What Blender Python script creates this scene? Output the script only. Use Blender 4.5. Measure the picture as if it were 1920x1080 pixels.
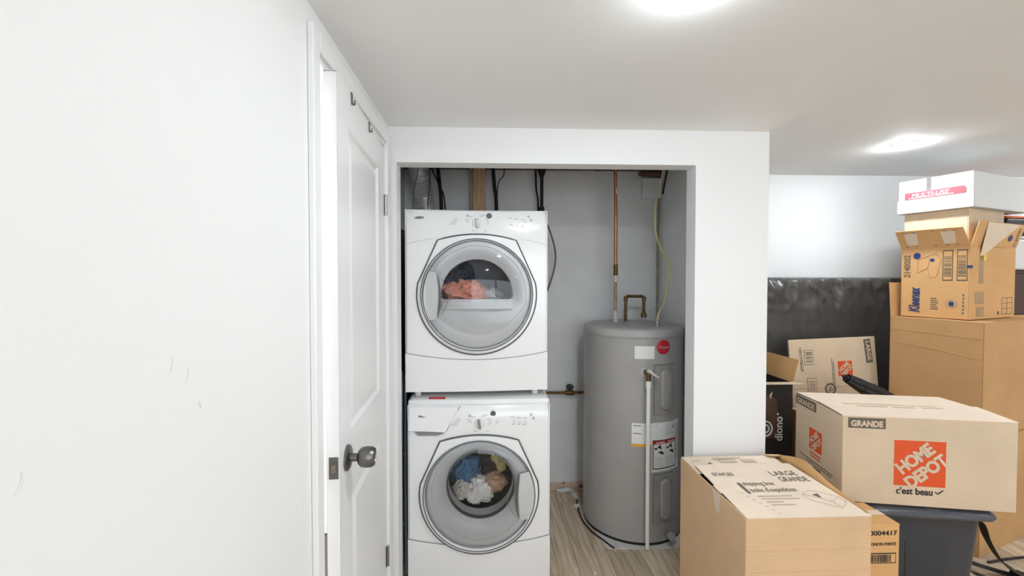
import bpy, bmesh, math, random
from mathutils import Vector, Matrix, noise
random.seed(7)
R = math.radians
for o in list(bpy.data.objects): bpy.data.objects.remove(o)
SC = bpy.context.scene
COL = SC.collection

# ------------------------------------------------------------------ camera
cam_data = bpy.data.cameras.new('camera'); cam = bpy.data.objects.new('camera', cam_data); COL.objects.link(cam)
cam_data.lens = 15.0; cam_data.sensor_width = 36.0; cam_data.clip_start = 0.02
cam_data.shift_x = 0.0089
cam.location = (0, 0, 1.49); cam.rotation_euler = (R(90 - 1.29), 0, R(-2.2))
SC.camera = cam
# ------------------------------------------------------------------ world, exposure
SKY = 6.0            # sky fill light through the added, unseen window behind the camera
w = bpy.data.worlds.new('world'); SC.world = w; w.use_nodes = True
w.node_tree.nodes['Background'].inputs[0].default_value = (.90, .955, 1, 1)
w.node_tree.nodes['Background'].inputs[1].default_value = SKY
SC.view_settings.view_transform = 'Standard'; SC.view_settings.look = 'None'
SC.view_settings.exposure = -0.04; SC.view_settings.gamma = 1.0; SC.view_settings.use_curve_mapping = False
LAMP = 440.0          # radiance of every recessed ceiling lamp
POTS = [(.469, .945, 2.165), (2.357, 2.333, 2.245), (.469, -1.1, 2.165), (2.357, .35, 2.245), (2.357, -1.65, 2.245),
        (4.2, 2.2, 2.245), (4.2, .3, 2.245), (4.2, -1.65, 2.245)]

# ------------------------------------------------------------------ materials
def lin(c):
    return tuple((v/12.92 if v <= .04045 else ((v+.055)/1.055)**2.4) for v in [q/255 for q in c])
MATS = {}
def mat(name, rgb, rough=.5, metal=0, var=0.0, vscale=8, bump=0, bscale=60, spec=.5, stretch=None, dirt=None, coat=0):
    if name in MATS: return MATS[name]
    m = bpy.data.materials.new(name); m.use_nodes = True; nt = m.node_tree; b = nt.nodes['Principled BSDF']
    c = lin(rgb); b.inputs['Base Color'].default_value = (*c, 1)
    b.inputs['Roughness'].default_value = rough; b.inputs['Metallic'].default_value = metal
    b.inputs['Specular IOR Level'].default_value = spec; b.inputs['Coat Weight'].default_value = coat
    tc = nt.nodes.new('ShaderNodeTexCoord'); mp = nt.nodes.new('ShaderNodeMapping')
    nt.links.new(tc.outputs['Object'], mp.inputs[0])
    if stretch: mp.inputs['Scale'].default_value = stretch
    if var or dirt:
        n = nt.nodes.new('ShaderNodeTexNoise'); n.inputs['Scale'].default_value = vscale; n.inputs['Detail'].default_value = 6
        nt.links.new(mp.outputs[0], n.inputs[0])
        r = nt.nodes.new('ShaderNodeValToRGB'); nt.links.new(n.outputs[0], r.inputs[0])
        r.color_ramp.elements[0].position = .3; r.color_ramp.elements[1].position = .7
        r.color_ramp.elements[0].color = (*[max(0, v*(1-var)) for v in c], 1); r.color_ramp.elements[1].color = (*[min(1, v*(1+var)) for v in c], 1)
        out = r.outputs[0]
        if dirt:
            n2 = nt.nodes.new('ShaderNodeTexNoise'); n2.inputs['Scale'].default_value = dirt[1]; n2.inputs['Detail'].default_value = 8
            nt.links.new(mp.outputs[0], n2.inputs[0])
            r2 = nt.nodes.new('ShaderNodeValToRGB'); nt.links.new(n2.outputs[0], r2.inputs[0])
            r2.color_ramp.elements[0].position = dirt[2]; r2.color_ramp.elements[1].position = dirt[2] + .06
            mx = nt.nodes.new('ShaderNodeMix'); mx.data_type = 'RGBA'
            nt.links.new(r2.outputs[0], mx.inputs['Factor']); nt.links.new(out, mx.inputs['A']); mx.inputs['B'].default_value = (*lin(dirt[0]), 1)
            out = mx.outputs['Result']
        nt.links.new(out, b.inputs['Base Color'])
    if bump:
        n = nt.nodes.new('ShaderNodeTexNoise'); n.inputs['Scale'].default_value = bscale; n.inputs['Detail'].default_value = 4
        nt.links.new(mp.outputs[0], n.inputs[0])
        bp = nt.nodes.new('ShaderNodeBump'); bp.inputs['Strength'].default_value = bump; bp.inputs['Distance'].default_value = .004
        nt.links.new(n.outputs[0], bp.inputs['Height']); nt.links.new(bp.outputs[0], b.inputs['Normal'])
    MATS[name] = m; return m

def emis(name, rgb, s):
    m = bpy.data.materials.new(name); m.use_nodes = True; nt = m.node_tree; nt.nodes.clear()
    o = nt.nodes.new('ShaderNodeOutputMaterial'); e = nt.nodes.new('ShaderNodeEmission')
    e.inputs[0].default_value = (*rgb, 1); e.inputs[1].default_value = s; nt.links.new(e.outputs[0], o.inputs[0]); return m
def clear(name, tint, ior=1.45, rough=.03):
    m = bpy.data.materials.new(name); m.use_nodes = True; nt = m.node_tree; nt.nodes.clear()
    o = nt.nodes.new('ShaderNodeOutputMaterial'); t = nt.nodes.new('ShaderNodeBsdfTransparent'); g = nt.nodes.new('ShaderNodeBsdfGlossy')
    f = nt.nodes.new('ShaderNodeFresnel'); f.inputs[0].default_value = ior; x = nt.nodes.new('ShaderNodeMixShader')
    t.inputs[0].default_value = (*tint, 1); g.inputs['Roughness'].default_value = rough
    nt.links.new(f.outputs[0], x.inputs[0]); nt.links.new(t.outputs[0], x.inputs[1]); nt.links.new(g.outputs[0], x.inputs[2]); nt.links.new(x.outputs[0], o.inputs[0])
    return m
def wood_floor():
    m = bpy.data.materials.new('oak_vinyl'); m.use_nodes = True; nt = m.node_tree; b = nt.nodes['Principled BSDF']
    g = nt.nodes.new('ShaderNodeNewGeometry'); mp = nt.nodes.new('ShaderNodeMapping'); mp.inputs['Scale'].default_value = (22, 1.5, 1)
    oi = nt.nodes.new('ShaderNodeObjectInfo'); ad = nt.nodes.new('ShaderNodeVectorMath'); ad.operation = 'ADD'
    sc = nt.nodes.new('ShaderNodeVectorMath'); sc.operation = 'SCALE'; sc.inputs['Scale'].default_value = 40
    cb = nt.nodes.new('ShaderNodeCombineXYZ'); nt.links.new(oi.outputs['Random'], cb.inputs[0]); nt.links.new(oi.outputs['Random'], cb.inputs[1])
    nt.links.new(cb.outputs[0], sc.inputs[0]); nt.links.new(g.outputs['Position'], ad.inputs[0]); nt.links.new(sc.outputs[0], ad.inputs[1]); nt.links.new(ad.outputs[0], mp.inputs[0])
    n = nt.nodes.new('ShaderNodeTexNoise'); n.inputs['Scale'].default_value = 2.2; n.inputs['Detail'].default_value = 9; n.inputs['Distortion'].default_value = .6
    nt.links.new(mp.outputs[0], n.inputs[0])
    r = nt.nodes.new('ShaderNodeValToRGB'); e = r.color_ramp.elements
    e[0].position = .28; e[0].color = (*lin((162, 142, 119)), 1); e[1].position = .72; e[1].color = (*lin((229, 211, 188)), 1)
    k = e.new(.5); k.color = (*lin((204, 184, 159)), 1)
    nt.links.new(n.outputs[0], r.inputs[0])
    hs = nt.nodes.new('ShaderNodeHueSaturation'); mr = nt.nodes.new('ShaderNodeMapRange'); mr.inputs['To Min'].default_value = .82; mr.inputs['To Max'].default_value = 1.1
    nt.links.new(oi.outputs['Random'], mr.inputs[0]); nt.links.new(mr.outputs[0], hs.inputs['Value']); nt.links.new(r.outputs[0], hs.inputs['Color']); nt.links.new(hs.outputs[0], b.inputs['Base Color'])
    b.inputs['Roughness'].default_value = .45
    return m
def cardboard(name, rgb):
    if name in MATS: return MATS[name]
    m = mat(name, rgb, .85, var=.06, vscale=5, spec=.2)
    nt = m.node_tree; b = nt.nodes['Principled BSDF']
    tc = nt.nodes.new('ShaderNodeTexCoord'); wv = nt.nodes.new('ShaderNodeTexWave'); wv.bands_direction = 'Z'; wv.inputs['Scale'].default_value = 38; wv.inputs['Distortion'].default_value = 1.5
    nt.links.new(tc.outputs['Object'], wv.inputs[0])
    n = nt.nodes.new('ShaderNodeTexNoise'); n.inputs['Scale'].default_value = 9; nt.links.new(tc.outputs['Object'], n.inputs[0])
    ma = nt.nodes.new('ShaderNodeMath'); ma.operation = 'MULTIPLY_ADD'; ma.inputs[1].default_value = 6; nt.links.new(n.outputs[0], ma.inputs[0]); nt.links.new(wv.outputs['Fac'], ma.inputs[2])
    bp = nt.nodes.new('ShaderNodeBump'); bp.inputs['Strength'].default_value = .25; bp.inputs['Distance'].default_value = .001
    nt.links.new(ma.outputs[0], bp.inputs['Height']); nt.links.new(bp.outputs[0], b.inputs['Normal'])
    return m

WHITE = mat('white_paint', (243, 243, 243), .6, var=.012, vscale=2, spec=.3)
CEIL = mat('ceiling_paint', (248, 248, 248), .75, spec=.2)
TRIM = mat('trim_paint', (243, 243, 243), .35)
DOORW = mat('door_paint', (240, 240, 240), .32)
GREYW = mat('grey_primer', (233, 233, 233), .8, var=.04, vscale=6, bump=.15, bscale=40, dirt=((186, 184, 182), 30, .74))
ENAMEL = mat('white_enamel', (243, 243, 244), .18, coat=.3)
ENAMEL2 = mat('white_plastic', (238, 238, 239), .3)
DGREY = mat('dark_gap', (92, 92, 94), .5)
DOORG = mat('grey_door_plastic', (224, 225, 226), .3)
DOORG2 = mat('pale_door_plastic', (236, 237, 238), .28)
BLACK = mat('black_plastic', (28, 28, 30), .45)
BLACKR = mat('black_rubber', (24, 22, 22), .6, var=.3, vscale=30)
CHROME = mat('brushed_nickel', (170, 170, 172), .28, 1)
DNICK = mat('dark_nickel', (120, 118, 116), .35, 1)
STEEL = mat('galvanised', (190, 190, 192), .3, 1)
MARK = mat('grey_print', (188, 188, 190), .5)
MARKD = mat('dark_grey_print', (120, 120, 124), .5)
DRUM = mat('drum_steel', (84, 86, 90), .4, .7, var=.1)
TANK = mat('tank_grey', (168, 165, 162), .33, 0, var=.05, vscale=7, dirt=((190, 188, 186), 26, .76), coat=.25)
TANKD = mat('tank_grey_panel', (158, 155, 153), .4, var=.08, vscale=12)
COPPER = mat('copper', (196, 128, 84), .35, .9, var=.15, vscale=30)
COPPERD = mat('aged_copper', (112, 88, 52), .45, .7, var=.3, vscale=40)
SOLDER = mat('white_flux', (214, 208, 202), .8, var=.2, vscale=60)
RUST = mat('rusty_iron', (120, 84, 48), .7, .3, var=.45, vscale=50)
PVC = mat('white_pvc', (238, 236, 226), .4)
LABELW = mat('label_white', (236, 236, 234), .5)
INK = mat('black_ink', (38, 36, 36), .6)
INKB = mat('blue_ink', (38, 62, 120), .6)
INKG = mat('brown_grey_ink', (104, 94, 84), .7)
REDM = mat('red_label', (196, 36, 52), .4)
PINKR = mat('red_print', (214, 70, 80), .6)
YEL = mat('amber_label', (240, 176, 60), .5)
YELS = mat('yellow_sticker', (242, 214, 60), .6)
ORANGE = mat('orange_print', (226, 84, 36), .6)
STUD = mat('stud_wood', (214, 178, 138), .7, var=.2, vscale=9, stretch=(6, 6, 1))
JOIST = mat('joist_wood', (96, 78, 64), .8, var=.25, vscale=10)
FOILM = mat('foil', (236, 236, 236), .3, .7, bump=.9, bscale=45)
YCAB = mat('cream_cable', (222, 208, 160), .5, var=.06)
YCAB2 = mat('yellow_cable', (206, 204, 120), .5, var=.06)
CB_A = cardboard('cardboard_tan', (222, 186, 148)); CB_B = cardboard('cardboard_pale', (218, 196, 168)); CB_G = cardboard('cardboard_brown', (206, 162, 114))
CB_H = cardboard('cardboard_honey', (222, 174, 120)); CB_TOP = cardboard('cardboard_lit_top', (236, 216, 196)); CB_W = mat('white_carton', (230, 230, 228), .7, var=.01)  # CB_TOP: light on the box tops painted in as paler card
CB_K = mat('black_carton', (48, 46, 45), .5, var=.12, vscale=5)
CB_IN = cardboard('cardboard_inside', (206, 160, 110))
TAPE = mat('clear_tape', (236, 216, 194), .12)
TOTE = mat('tote_plastic', (58, 60, 66), .42, bump=.2, bscale=120)
LID = mat('lid_plastic', (72, 74, 80), .25, bump=.25, bscale=60)
WRAP = mat('black_wrap', (78, 76, 74), .32, var=.15, vscale=4, bump=.5, bscale=26)
FABB = mat('black_fabric', (22, 22, 25), .75, bump=.4, bscale=150)
GLASSY = clear('clear_door_plastic', (.95, .95, .955), 1.45, .02)
LAMPM = emis('lamp_glow', (.865, .95, 1.0), LAMP)

# ------------------------------------------------------------------ mesh helpers
class MB:
    def __init__(s): s.v = []; s.f = []
    def add(s, vs, fs):
        k = len(s.v); s.v += [tuple(v) for v in vs]; s.f += [tuple(i+k for i in f) for f in fs]; return s
    def box(s, lo, hi, m=None):
        x0, y0, z0 = lo; x1, y1, z1 = hi
        vs = [(x0,y0,z0),(x1,y0,z0),(x1,y1,z0),(x0,y1,z0),(x0,y0,z1),(x1,y0,z1),(x1,y1,z1),(x0,y1,z1)]
        if m is not None: vs = [m @ Vector(v) for v in vs]
        return s.add(vs, [(0,3,2,1),(4,5,6,7),(0,1,5,4),(1,2,6,5),(2,3,7,6),(3,0,4,7)])
    def slab(s, p, t):
        p = [Vector(q) for q in p]; n = (p[1]-p[0]).cross(p[2]-p[1]).normalized()*t
        k = len(p); vs = p + [q-n for q in p]
        return s.add(vs, [tuple(range(k)), tuple(range(2*k-1, k-1, -1))] + [(i, k+i, k+(i+1) % k, (i+1) % k) for i in range(k)])
    def tube(s, path, r, n=10, cap=True, closed=False):
        P = [Vector(p) for p in path]; k = len(P); rr = r if isinstance(r, (list, tuple)) else [r]*k
        vs = []; up = None
        for i in range(k):
            a = P[(i-1) % k] if (i or closed) else P[0]; b = P[(i+1) % k] if (i < k-1 or closed) else P[-1]
            t = (b-a).normalized()
            if up is None: up = Vector((0,0,1)) if abs(t.z) < .9 else Vector((1,0,0))
            u = t.cross(up)
            if u.length < 1e-4: u = t.cross(Vector((1,0,0)))
            u.normalize(); v = u.cross(t).normalized(); up = v
            for j in range(n):
                q = 2*math.pi*j/n; vs.append(P[i] + (u*math.cos(q)+v*math.sin(q))*rr[i])
        fs = []
        for i in range(k if closed else k-1):
            i2 = (i+1) % k
            for j in range(n): fs.append((i*n+j, i*n+(j+1) % n, i2*n+(j+1) % n, i2*n+j))
        if cap and not closed: fs += [tuple(range(n-1, -1, -1)), tuple((k-1)*n+j for j in range(n))]
        return s.add(vs, fs)
    def lathe(s, prof, c=(0,0,0), axis='z', n=48, cap=(False, False)):
        vs = []; c = Vector(c)
        for r, h in prof:
            for j in range(n):
                q = 2*math.pi*j/n; a, b = r*math.cos(q), r*math.sin(q)
                vs.append(c + (Vector((a, b, h)) if axis == 'z' else Vector((a, h, b)) if axis == 'y' else Vector((h, a, b))))
        fs = [(i*n+j, i*n+(j+1) % n, (i+1)*n+(j+1) % n, (i+1)*n+j) for i in range(len(prof)-1) for j in range(n)]
        if cap[0]: fs.append(tuple(range(n-1, -1, -1)))
        if cap[1]: fs.append(tuple((len(prof)-1)*n+j for j in range(n)))
        return s.add(vs, fs)
    def loops(s, rings, closed=True):
        n = len(rings[0]); vs = [p for r in rings for p in r]
        fs = [(i*n+j, i*n+(j+1) % n, (i+1)*n+(j+1) % n, (i+1)*n+j) for i in range(len(rings)-1) for j in range(n if closed else n-1)]
        return s.add(vs, fs)
    def build(s, name, m, parent=None, smooth=False, bevel=0, segs=2, fix=True):
        me = bpy.data.meshes.new(name); me.from_pydata([tuple(v) for v in s.v], [], s.f)
        if fix:
            bm = bmesh.new(); bm.from_mesh(me); bmesh.ops.recalc_face_normals(bm, faces=bm.faces); bm.to_mesh(me); bm.free()
        me.materials.append(m); o = bpy.data.objects.new(name, me); COL.objects.link(o)
        if parent is not None: o.parent = parent
        if smooth:
            for p in me.polygons: p.use_smooth = True
            try: me.set_sharp_from_angle(angle=R(40))
            except Exception: pass
        if bevel:
            b = o.modifiers.new('bevel', 'BEVEL'); b.width = bevel; b.segments = segs; b.limit_method = 'ANGLE'; b.angle_limit = R(40)
        return o
def tag(o, label, cat, group=None):
    o['label'] = label; o['category'] = cat
    if group: o['group'] = group
    return o
def struct(o): o['kind'] = 'structure'; return o
def thing(name, label, cat, loc=(0,0,0), rz=0, group=None):
    o = bpy.data.objects.new(name, None); COL.objects.link(o); o.location = loc; o.rotation_euler = (0, 0, R(rz)); o.empty_display_size = .05
    return tag(o, label, cat, group)
def text_mesh(body, size, bold=0, shear=0, spacing=1.0, align='LEFT'):
    cu = bpy.data.curves.new('text', 'FONT'); cu.body = body; cu.size = size; cu.offset = bold*size; cu.shear = shear; cu.space_character = spacing
    cu.align_x = align; cu.resolution_u = 3
    t = bpy.data.objects.new('text', cu); COL.objects.link(t); dg = bpy.context.evaluated_depsgraph_get()
    me = bpy.data.meshes.new_from_object(t.evaluated_get(dg)); bpy.data.objects.remove(t); bpy.data.curves.remove(cu); return me
FRONT = (Vector((1,0,0)), Vector((0,0,1)), Vector((0,-1,0))); LEFT = (Vector((0,-1,0)), Vector((0,0,1)), Vector((-1,0,0))); TOP = (Vector((1,0,0)), Vector((0,1,0)), Vector((0,0,1)))
def write(body, size, m, parent, org, fr=FRONT, rot=0, bold=0, shear=0, spacing=1.0, align='LEFT', name='lettering', sx=1.0, lift=.0012, fit=None, height=None):
    me = text_mesh(body, size, bold, shear, spacing, align)
    xs = [v.co.x for v in me.vertices]; ys = [v.co.y for v in me.vertices]; sy = 1.0; x0 = min(xs) if fit else 0
    if fit: sx = fit/(max(xs)-min(xs))
    if height: sy = height/(max(ys)-min(ys))
    u, v, n = fr; c, s = math.cos(R(rot)), math.sin(R(rot)); o = Vector(org) + n*lift
    for q in me.vertices:
        a, b = (q.co.x-x0)*sx, q.co.y*sy
        q.co = o + u*(a*c - b*s) + v*(a*s + b*c)
    me.materials.clear(); me.materials.append(m)
    ob = bpy.data.objects.new(name, me); COL.objects.link(ob); ob.parent = parent; return ob
def flat(name, m, parent, org, w, h, fr=FRONT, rot=0, lift=.0008, t=.0006):
    u, v, n = fr; c, s = math.cos(R(rot)), math.sin(R(rot)); o = Vector(org) + n*lift
    U = u*c + v*s; V = v*c - u*s
    return MB().slab([o, o+U*w, o+U*w+V*h, o+V*h], t).build(name, m, parent)
def marks(name, m, parent, rects, fr=FRONT, lift=.0009):
    """several small printed bars on one face: (x, y, w, h) in the frame from the origin"""
    u, v, n = fr; b = MB()
    for org, w, h in rects:
        o = Vector(org) + n*lift; b.slab([o, o+u*w, o+u*w+v*h, o+v*h], .0004)
    ob = b.build(name, m, parent); ob['kind'] = 'stuff'; return ob

# ------------------------------------------------------------------ the room
XL, YW, YB, YF, HS, HC = -.435, 1.93, 2.96, 3.05, 2.165, 2.245
XR, YN = 5.0, -2.6
# sub floor and planks
fl = struct(MB().box((-2.2, YN, -.06), (XR, YF+.1, -.005)).build('floor', mat('subfloor', (96, 88, 80), .9)))
OAK = wood_floor(); pw, pl = .182, 1.22
c = 0; x = -.62
while x < XR - .01:
    x2 = min(x+pw, XR); y = YN - (c*.43 % 1.0)*pl
    while y < YF:
        a, b_ = max(y, YN), min(y+pl, YF)
        if b_-a > .03: MB().box((x+.0008, a+.0008, -.005), (x2-.0008, b_-.0008, 0)).build('floor_plank', OAK, fl)
        y += pl
    x += pw; c += 1
# left wall with the door opening
DY0, DY1, DZ = 1.113, 1.838, 2.06
wl = MB()
wl.box((XL-.115, YN, 0), (XL, DY0, HS+.1)); wl.box((XL-.115, DY1, 0), (XL, YW+.09, HS+.1)); wl.box((XL-.115, DY0, DZ), (XL, DY1, HS+.1))
wl = struct(wl.build('wall_left', WHITE))
# scuffs on the left wall
for (yy, zz, l, a) in ((.985, .93, .06, 60), (.63, 1.34, .02, 75), (.60, 1.36, .025, 80), (.405, 1.29, .02, 70), (.66, 1.29, .015, 100)):
    p = Vector((XL+.0006, yy, zz)); d = Vector((0, math.cos(R(a)), math.sin(R(a))))
    MB().tube([p, p+d*l*.5+Vector((0, .003, 0)), p+d*l], [.0004, .0009, .0003], 5).build('scuff', mat('scuff_grey', (226, 226, 227), .7), wl)
# closet front wall: pier, header, narrow return at left
OL, OR_, OT, XE = -.401, .959, 2.008, 1.302
fw = MB().box((XL, YW, 0), (OL, YW+.09, HS+.1)).box((OR_, YW, 0), (XE, YW+.09, HS+.1)).box((OL, YW, OT), (OR_, YW+.09, HS+.1))
struct(fw.build('wall_closet_front', WHITE))
struct(MB().box((1.215, YW+.09, 0), (XE, YF, HC+.12)).build('wall_closet_right', GREYW))
struct(MB().box((1.3021, YW+.0901, 0), (1.312, YF, HC)).build('wall_closet_right_face', WHITE))
struct(MB().box((-.66, YW+.09, 0), (-.56, YF, HC+.12)).build('wall_closet_left', GREYW))
wb = struct(MB().box((-.56, YB, 0), (1.215, YF+.1, HC+.12)).build('wall_closet_back', GREYW))
struct(MB().box((1.312, YF, 0), (XR, YF+.1, HC+.12)).build('wall_back', WHITE))
struct(MB().box((XR, YN, 0), (XR+.1, YF+.1, HC+.12)).build('wall_right', WHITE))
WX0, WX1, WZ0, WZ1 = -.1, 2.3, .85, 2.0  # unseen window opening, added to let soft fill daylight in
struct(MB().box((-2.2, YN-.1, 0), (WX0, YN, HC+.12)).box((WX1, YN-.1, 0), (XR+.1, YN, HC+.12)).box((WX0, YN-.1, 0), (WX1, YN, WZ0)).box((WX0, YN-.1, WZ1), (WX1, YN, HC+.12)).build('wall_front', WHITE))
wn = MB()
for a, b_ in ((WX0, WX0+.05), ((WX0+WX1)/2-.03, (WX0+WX1)/2+.03), (WX1-.05, WX1)): wn.box((a, YN-.07, WZ0), (b_, YN-.03, WZ1))
wn.box((WX0, YN-.07, WZ0), (WX1, YN-.03, WZ0+.05)).box((WX0, YN-.07, WZ1-.05), (WX1, YN-.03, WZ1))
wn = struct(wn.build('fill_window', TRIM)); wn['label'] = 'white framed window added unseen behind the camera for fill daylight'
for a, b_ in ((WX0+.05, (WX0+WX1)/2-.03), ((WX0+WX1)/2+.03, WX1-.05)): MB().box((a, YN-.052, WZ0+.05), (b_, YN-.048, WZ1-.05)).build('pane', GLASSY, wn)
pl_ = bpy.data.lights.new('fill_window_portal', 'AREA'); pl_.shape = 'RECTANGLE'; pl_.size = WX1-WX0; pl_.size_y = WZ1-WZ0; pl_.cycles.is_portal = True
po = bpy.data.objects.new('fill_window_portal', pl_); COL.objects.link(po); po.location = ((WX0+WX1)/2, YN-.08, (WZ0+WZ1)/2); po.rotation_euler = (R(90), 0, 0)
# ceilings
struct(MB().box((XL, YN, HS), (XE, YW, HC+.12)).build('ceiling_soffit', CEIL))
struct(MB().box((XE, YN, HC), (XR, YF, HC+.12)).build('ceiling', CEIL))
cc = struct(MB().box((-.56, YW+.09, 2.30), (1.215, YB, 2.36)).build('ceiling_closet', JOIST))
for i in range(5): MB().box((-.45+i*.40, YW+.1, 2.236), (-.412+i*.40, YB, 2.30)).build('joist', JOIST, cc)
MB().box((-.56, YB-.045, 2.238), (1.215, YB-.001, 2.30)).build('sill_plate', JOIST, cc)
# raw strip and plaster crumbs along the foot of the closet back wall
RAW = mat('raw_plaster_edge', (214, 190, 170), .9, var=.2, vscale=20, dirt=((120, 60, 52), 14, .56))
struct(MB().box((-.55, YB-.012, 0), (1.2, YB-.0005, .055)).build('baseboard_back', RAW, bevel=.004))
# the bright room beyond the door on the left
struct(MB().box((-2.2, .2, 0), (-2.1, 2.6, 2.4)).build('wall_hall_left', WHITE)); struct(MB().box((-2.1, 2.5, 0), (XL-.115-.11, 2.6, 2.4)).build('wall_hall_back', WHITE))
struct(MB().box((-2.1, .1, 0), (XL-.115, .2, 2.4)).build('wall_hall_front', WHITE)); struct(MB().box((-2.2, .1, 2.3), (XL-.115, 2.6, 2.4)).build('ceiling_hall', CEIL))
# door casing
tr = MB(); tw = .056
tr.box((XL, DY0-.048, 0), (XL+.016, DY0-.003, DZ+tw)); tr.box((XL, DY1+.004, 0), (XL+.016, DY1+tw+.02, DZ+tw)); tr.box((XL, DY0-.004, DZ+.004), (XL+.016, DY1+.004, DZ+tw))
tr = struct(tr.build('trim_door', TRIM, bevel=.004))
jb = MB().box((XL-.115, DY0-.004, 0), (XL+.004, DY0+.003, DZ)).box((XL-.115, DY1-.002, 0), (XL+.004, DY1+.004, DZ)).box((XL-.115, DY0, DZ-.012), (XL+.004, DY1, DZ+.004))
jb.build('jamb', TRIM, tr)
MB().box((XL-.034, DY0+.0031, .93), (XL-.004, DY0+.0045, .99)).build('strike_plate', mat('brass_plate', (150, 130, 92), .4, 1), tr)

# ------------------------------------------------------------------ door_1 (hinged at the far side, slightly ajar)
DW = .676
dr = bpy.data.objects.new('door_1', None); COL.objects.link(dr); struct(dr)
dr.location = (XL+.002, 1.834, .012); dr.rotation_euler = (0, 0, R(-90+3.1)); dr['label'] = 'white two-panel door standing slightly ajar in the left wall'
# local: x from the hinge to the free edge, y out of the room side = +y faces the room, z up
def door_slab():
    bm = bmesh.new(); xs = [0, .125, DW-.115, DW]; zs = [0, .20, .84, 1.03, 1.915, 2.03]
    for yy, sgn in ((0, 1), (-.035, -1)):
        g = [[bm.verts.new((a, yy, b)) for a in xs] for b in zs]; fs = {}
        for i in range(5):
            for j in range(3):
                q = [g[i][j], g[i][j+1], g[i+1][j+1], g[i+1][j]]
                fs[i, j] = bm.faces.new(q if sgn < 0 else q[::-1])
        for i in (1, 3):
            f = [fs[i, 1]]
            bmesh.ops.inset_region(bm, faces=f, thickness=.016, depth=-.009)
            bmesh.ops.inset_region(bm, faces=f, thickness=.012, depth=0)
            bmesh.ops.inset_region(bm, faces=f, thickness=.03, depth=.006)
    me = bpy.data.meshes.new('slab'); bm.to_mesh(me); bm.free(); return me
me = door_slab(); me.materials.append(DOORW); sl = bpy.data.objects.new('slab', me); COL.objects.link(sl); sl.parent = dr
MB().box((0, -.0345, 0), (.004, -.0005, 2.03)).box((DW-.004, -.0345, 0), (DW, -.0005, 2.03)).box((0, -.0345, 2.026), (DW, -.0005, 2.03)).box((0, -.0345, 0), (DW, -.0005, .004)).build('edge_band', DOORW, dr)
kz = .965
kn = MB().lathe([(.0, .0), (.036, .0), (.036, .006), (.030, .010), (.012, .012), (.011, .030), (.020, .034), (.0275, .042), (.0295, .056), (.0285, .070), (.024, .078), (.0225, .074), (0, .074)], (DW-.068, 0, kz), 'y', 40)
kn = kn.build('knob', DNICK, dr, True)
MB().lathe([(0, .076), (.009, .076), (.009, .074)], (DW-.068, 0, kz), 'y', 20).build('lock_button', BLACK, kn, True)
MB().box((DW-.0005, -.029, kz-.03), (DW+.0015, -.004, kz+.03)).build('latch_plate', DNICK, dr, bevel=.0006)
MB().slab([(DW+.001, -.022, kz-.011), (DW+.012, -.019, kz-.011), (DW+.001, -.011, kz-.011)], -.022).build('latch_bolt', CHROME, dr)
for hz in (.235, 1.745):
    h = MB().tube([(-.003, .006, hz), (-.003, .006, hz+.088)], .0065, 12)
    for q in range(1, 4): h.tube([(-.003, .006, hz+q*.022-.0008), (-.003, .006, hz+q*.022+.0008)], .0071, 12)
    h.box((.0, -.001, hz), (.014, .0012, hz+.088))
    h.build('hinge', CHROME, dr, True)
for u in (.285, .525):   # over-door hooks
    MB().box((u-.006, -.037, 2.031), (u+.006, .003, 2.0335)).box((u-.006, .001, 2.000), (u+.006, .003, 2.0335)).box((u-.006, .003, 2.000), (u+.006, .010, 2.002)).box((u-.006, .009, 2.000), (u+.006, .011, 2.012)).build('over_door_hook', DNICK, dr)

# ------------------------------------------------------------------ recessed lamps
for i, (x, y, z) in enumerate(POTS):
    lab = ('round recessed ceiling lamp above the white carton on the box stack' if i == 1 else 'round recessed ceiling lamp in the lowered ceiling before the laundry closet' if i == 0 else ['', '', 'recessed ceiling lamp behind the viewer in the lowered ceiling', 'recessed ceiling lamp over the open floor beside the viewer', 'recessed ceiling lamp behind the viewer on the higher ceiling', 'recessed ceiling lamp in the far right rear of the room', 'recessed ceiling lamp at the right side of the room', 'recessed ceiling lamp in the right corner behind the viewer'][i])
    t = thing('recessed_lamp', lab, 'ceiling lamp', (x, y, z), 0, 'recessed ceiling lamps')
    MB().lathe([(.046, -.0005), (.048, -.003), (.064, -.0025), (.068, -.0003)], n=48).build('trim_ring', TRIM, t, True)
    MB().lathe([(0, -.020), (.02, -.0187), (.034, -.0150), (.043, -.009), (.046, -.0005)], n=48).build('lens', LAMPM, t, fix=False)
t = thing('recessed_lamp', 'round recessed ceiling lamp in the bright room behind the door', 'ceiling lamp', (-1.25, 1.3, 2.3), 0, 'recessed ceiling lamps')
MB().lathe([(.086, -.0005), (.088, -.005), (.106, -.004), (.11, -.0003)], n=48).build('trim_ring', TRIM, t, True)
MB().lathe([(0, -.0035), (.087, -.0035)], n=48).build('lens', emis('hall_lamp_glow', (1, 1, 1), 700), t, fix=False)

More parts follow.
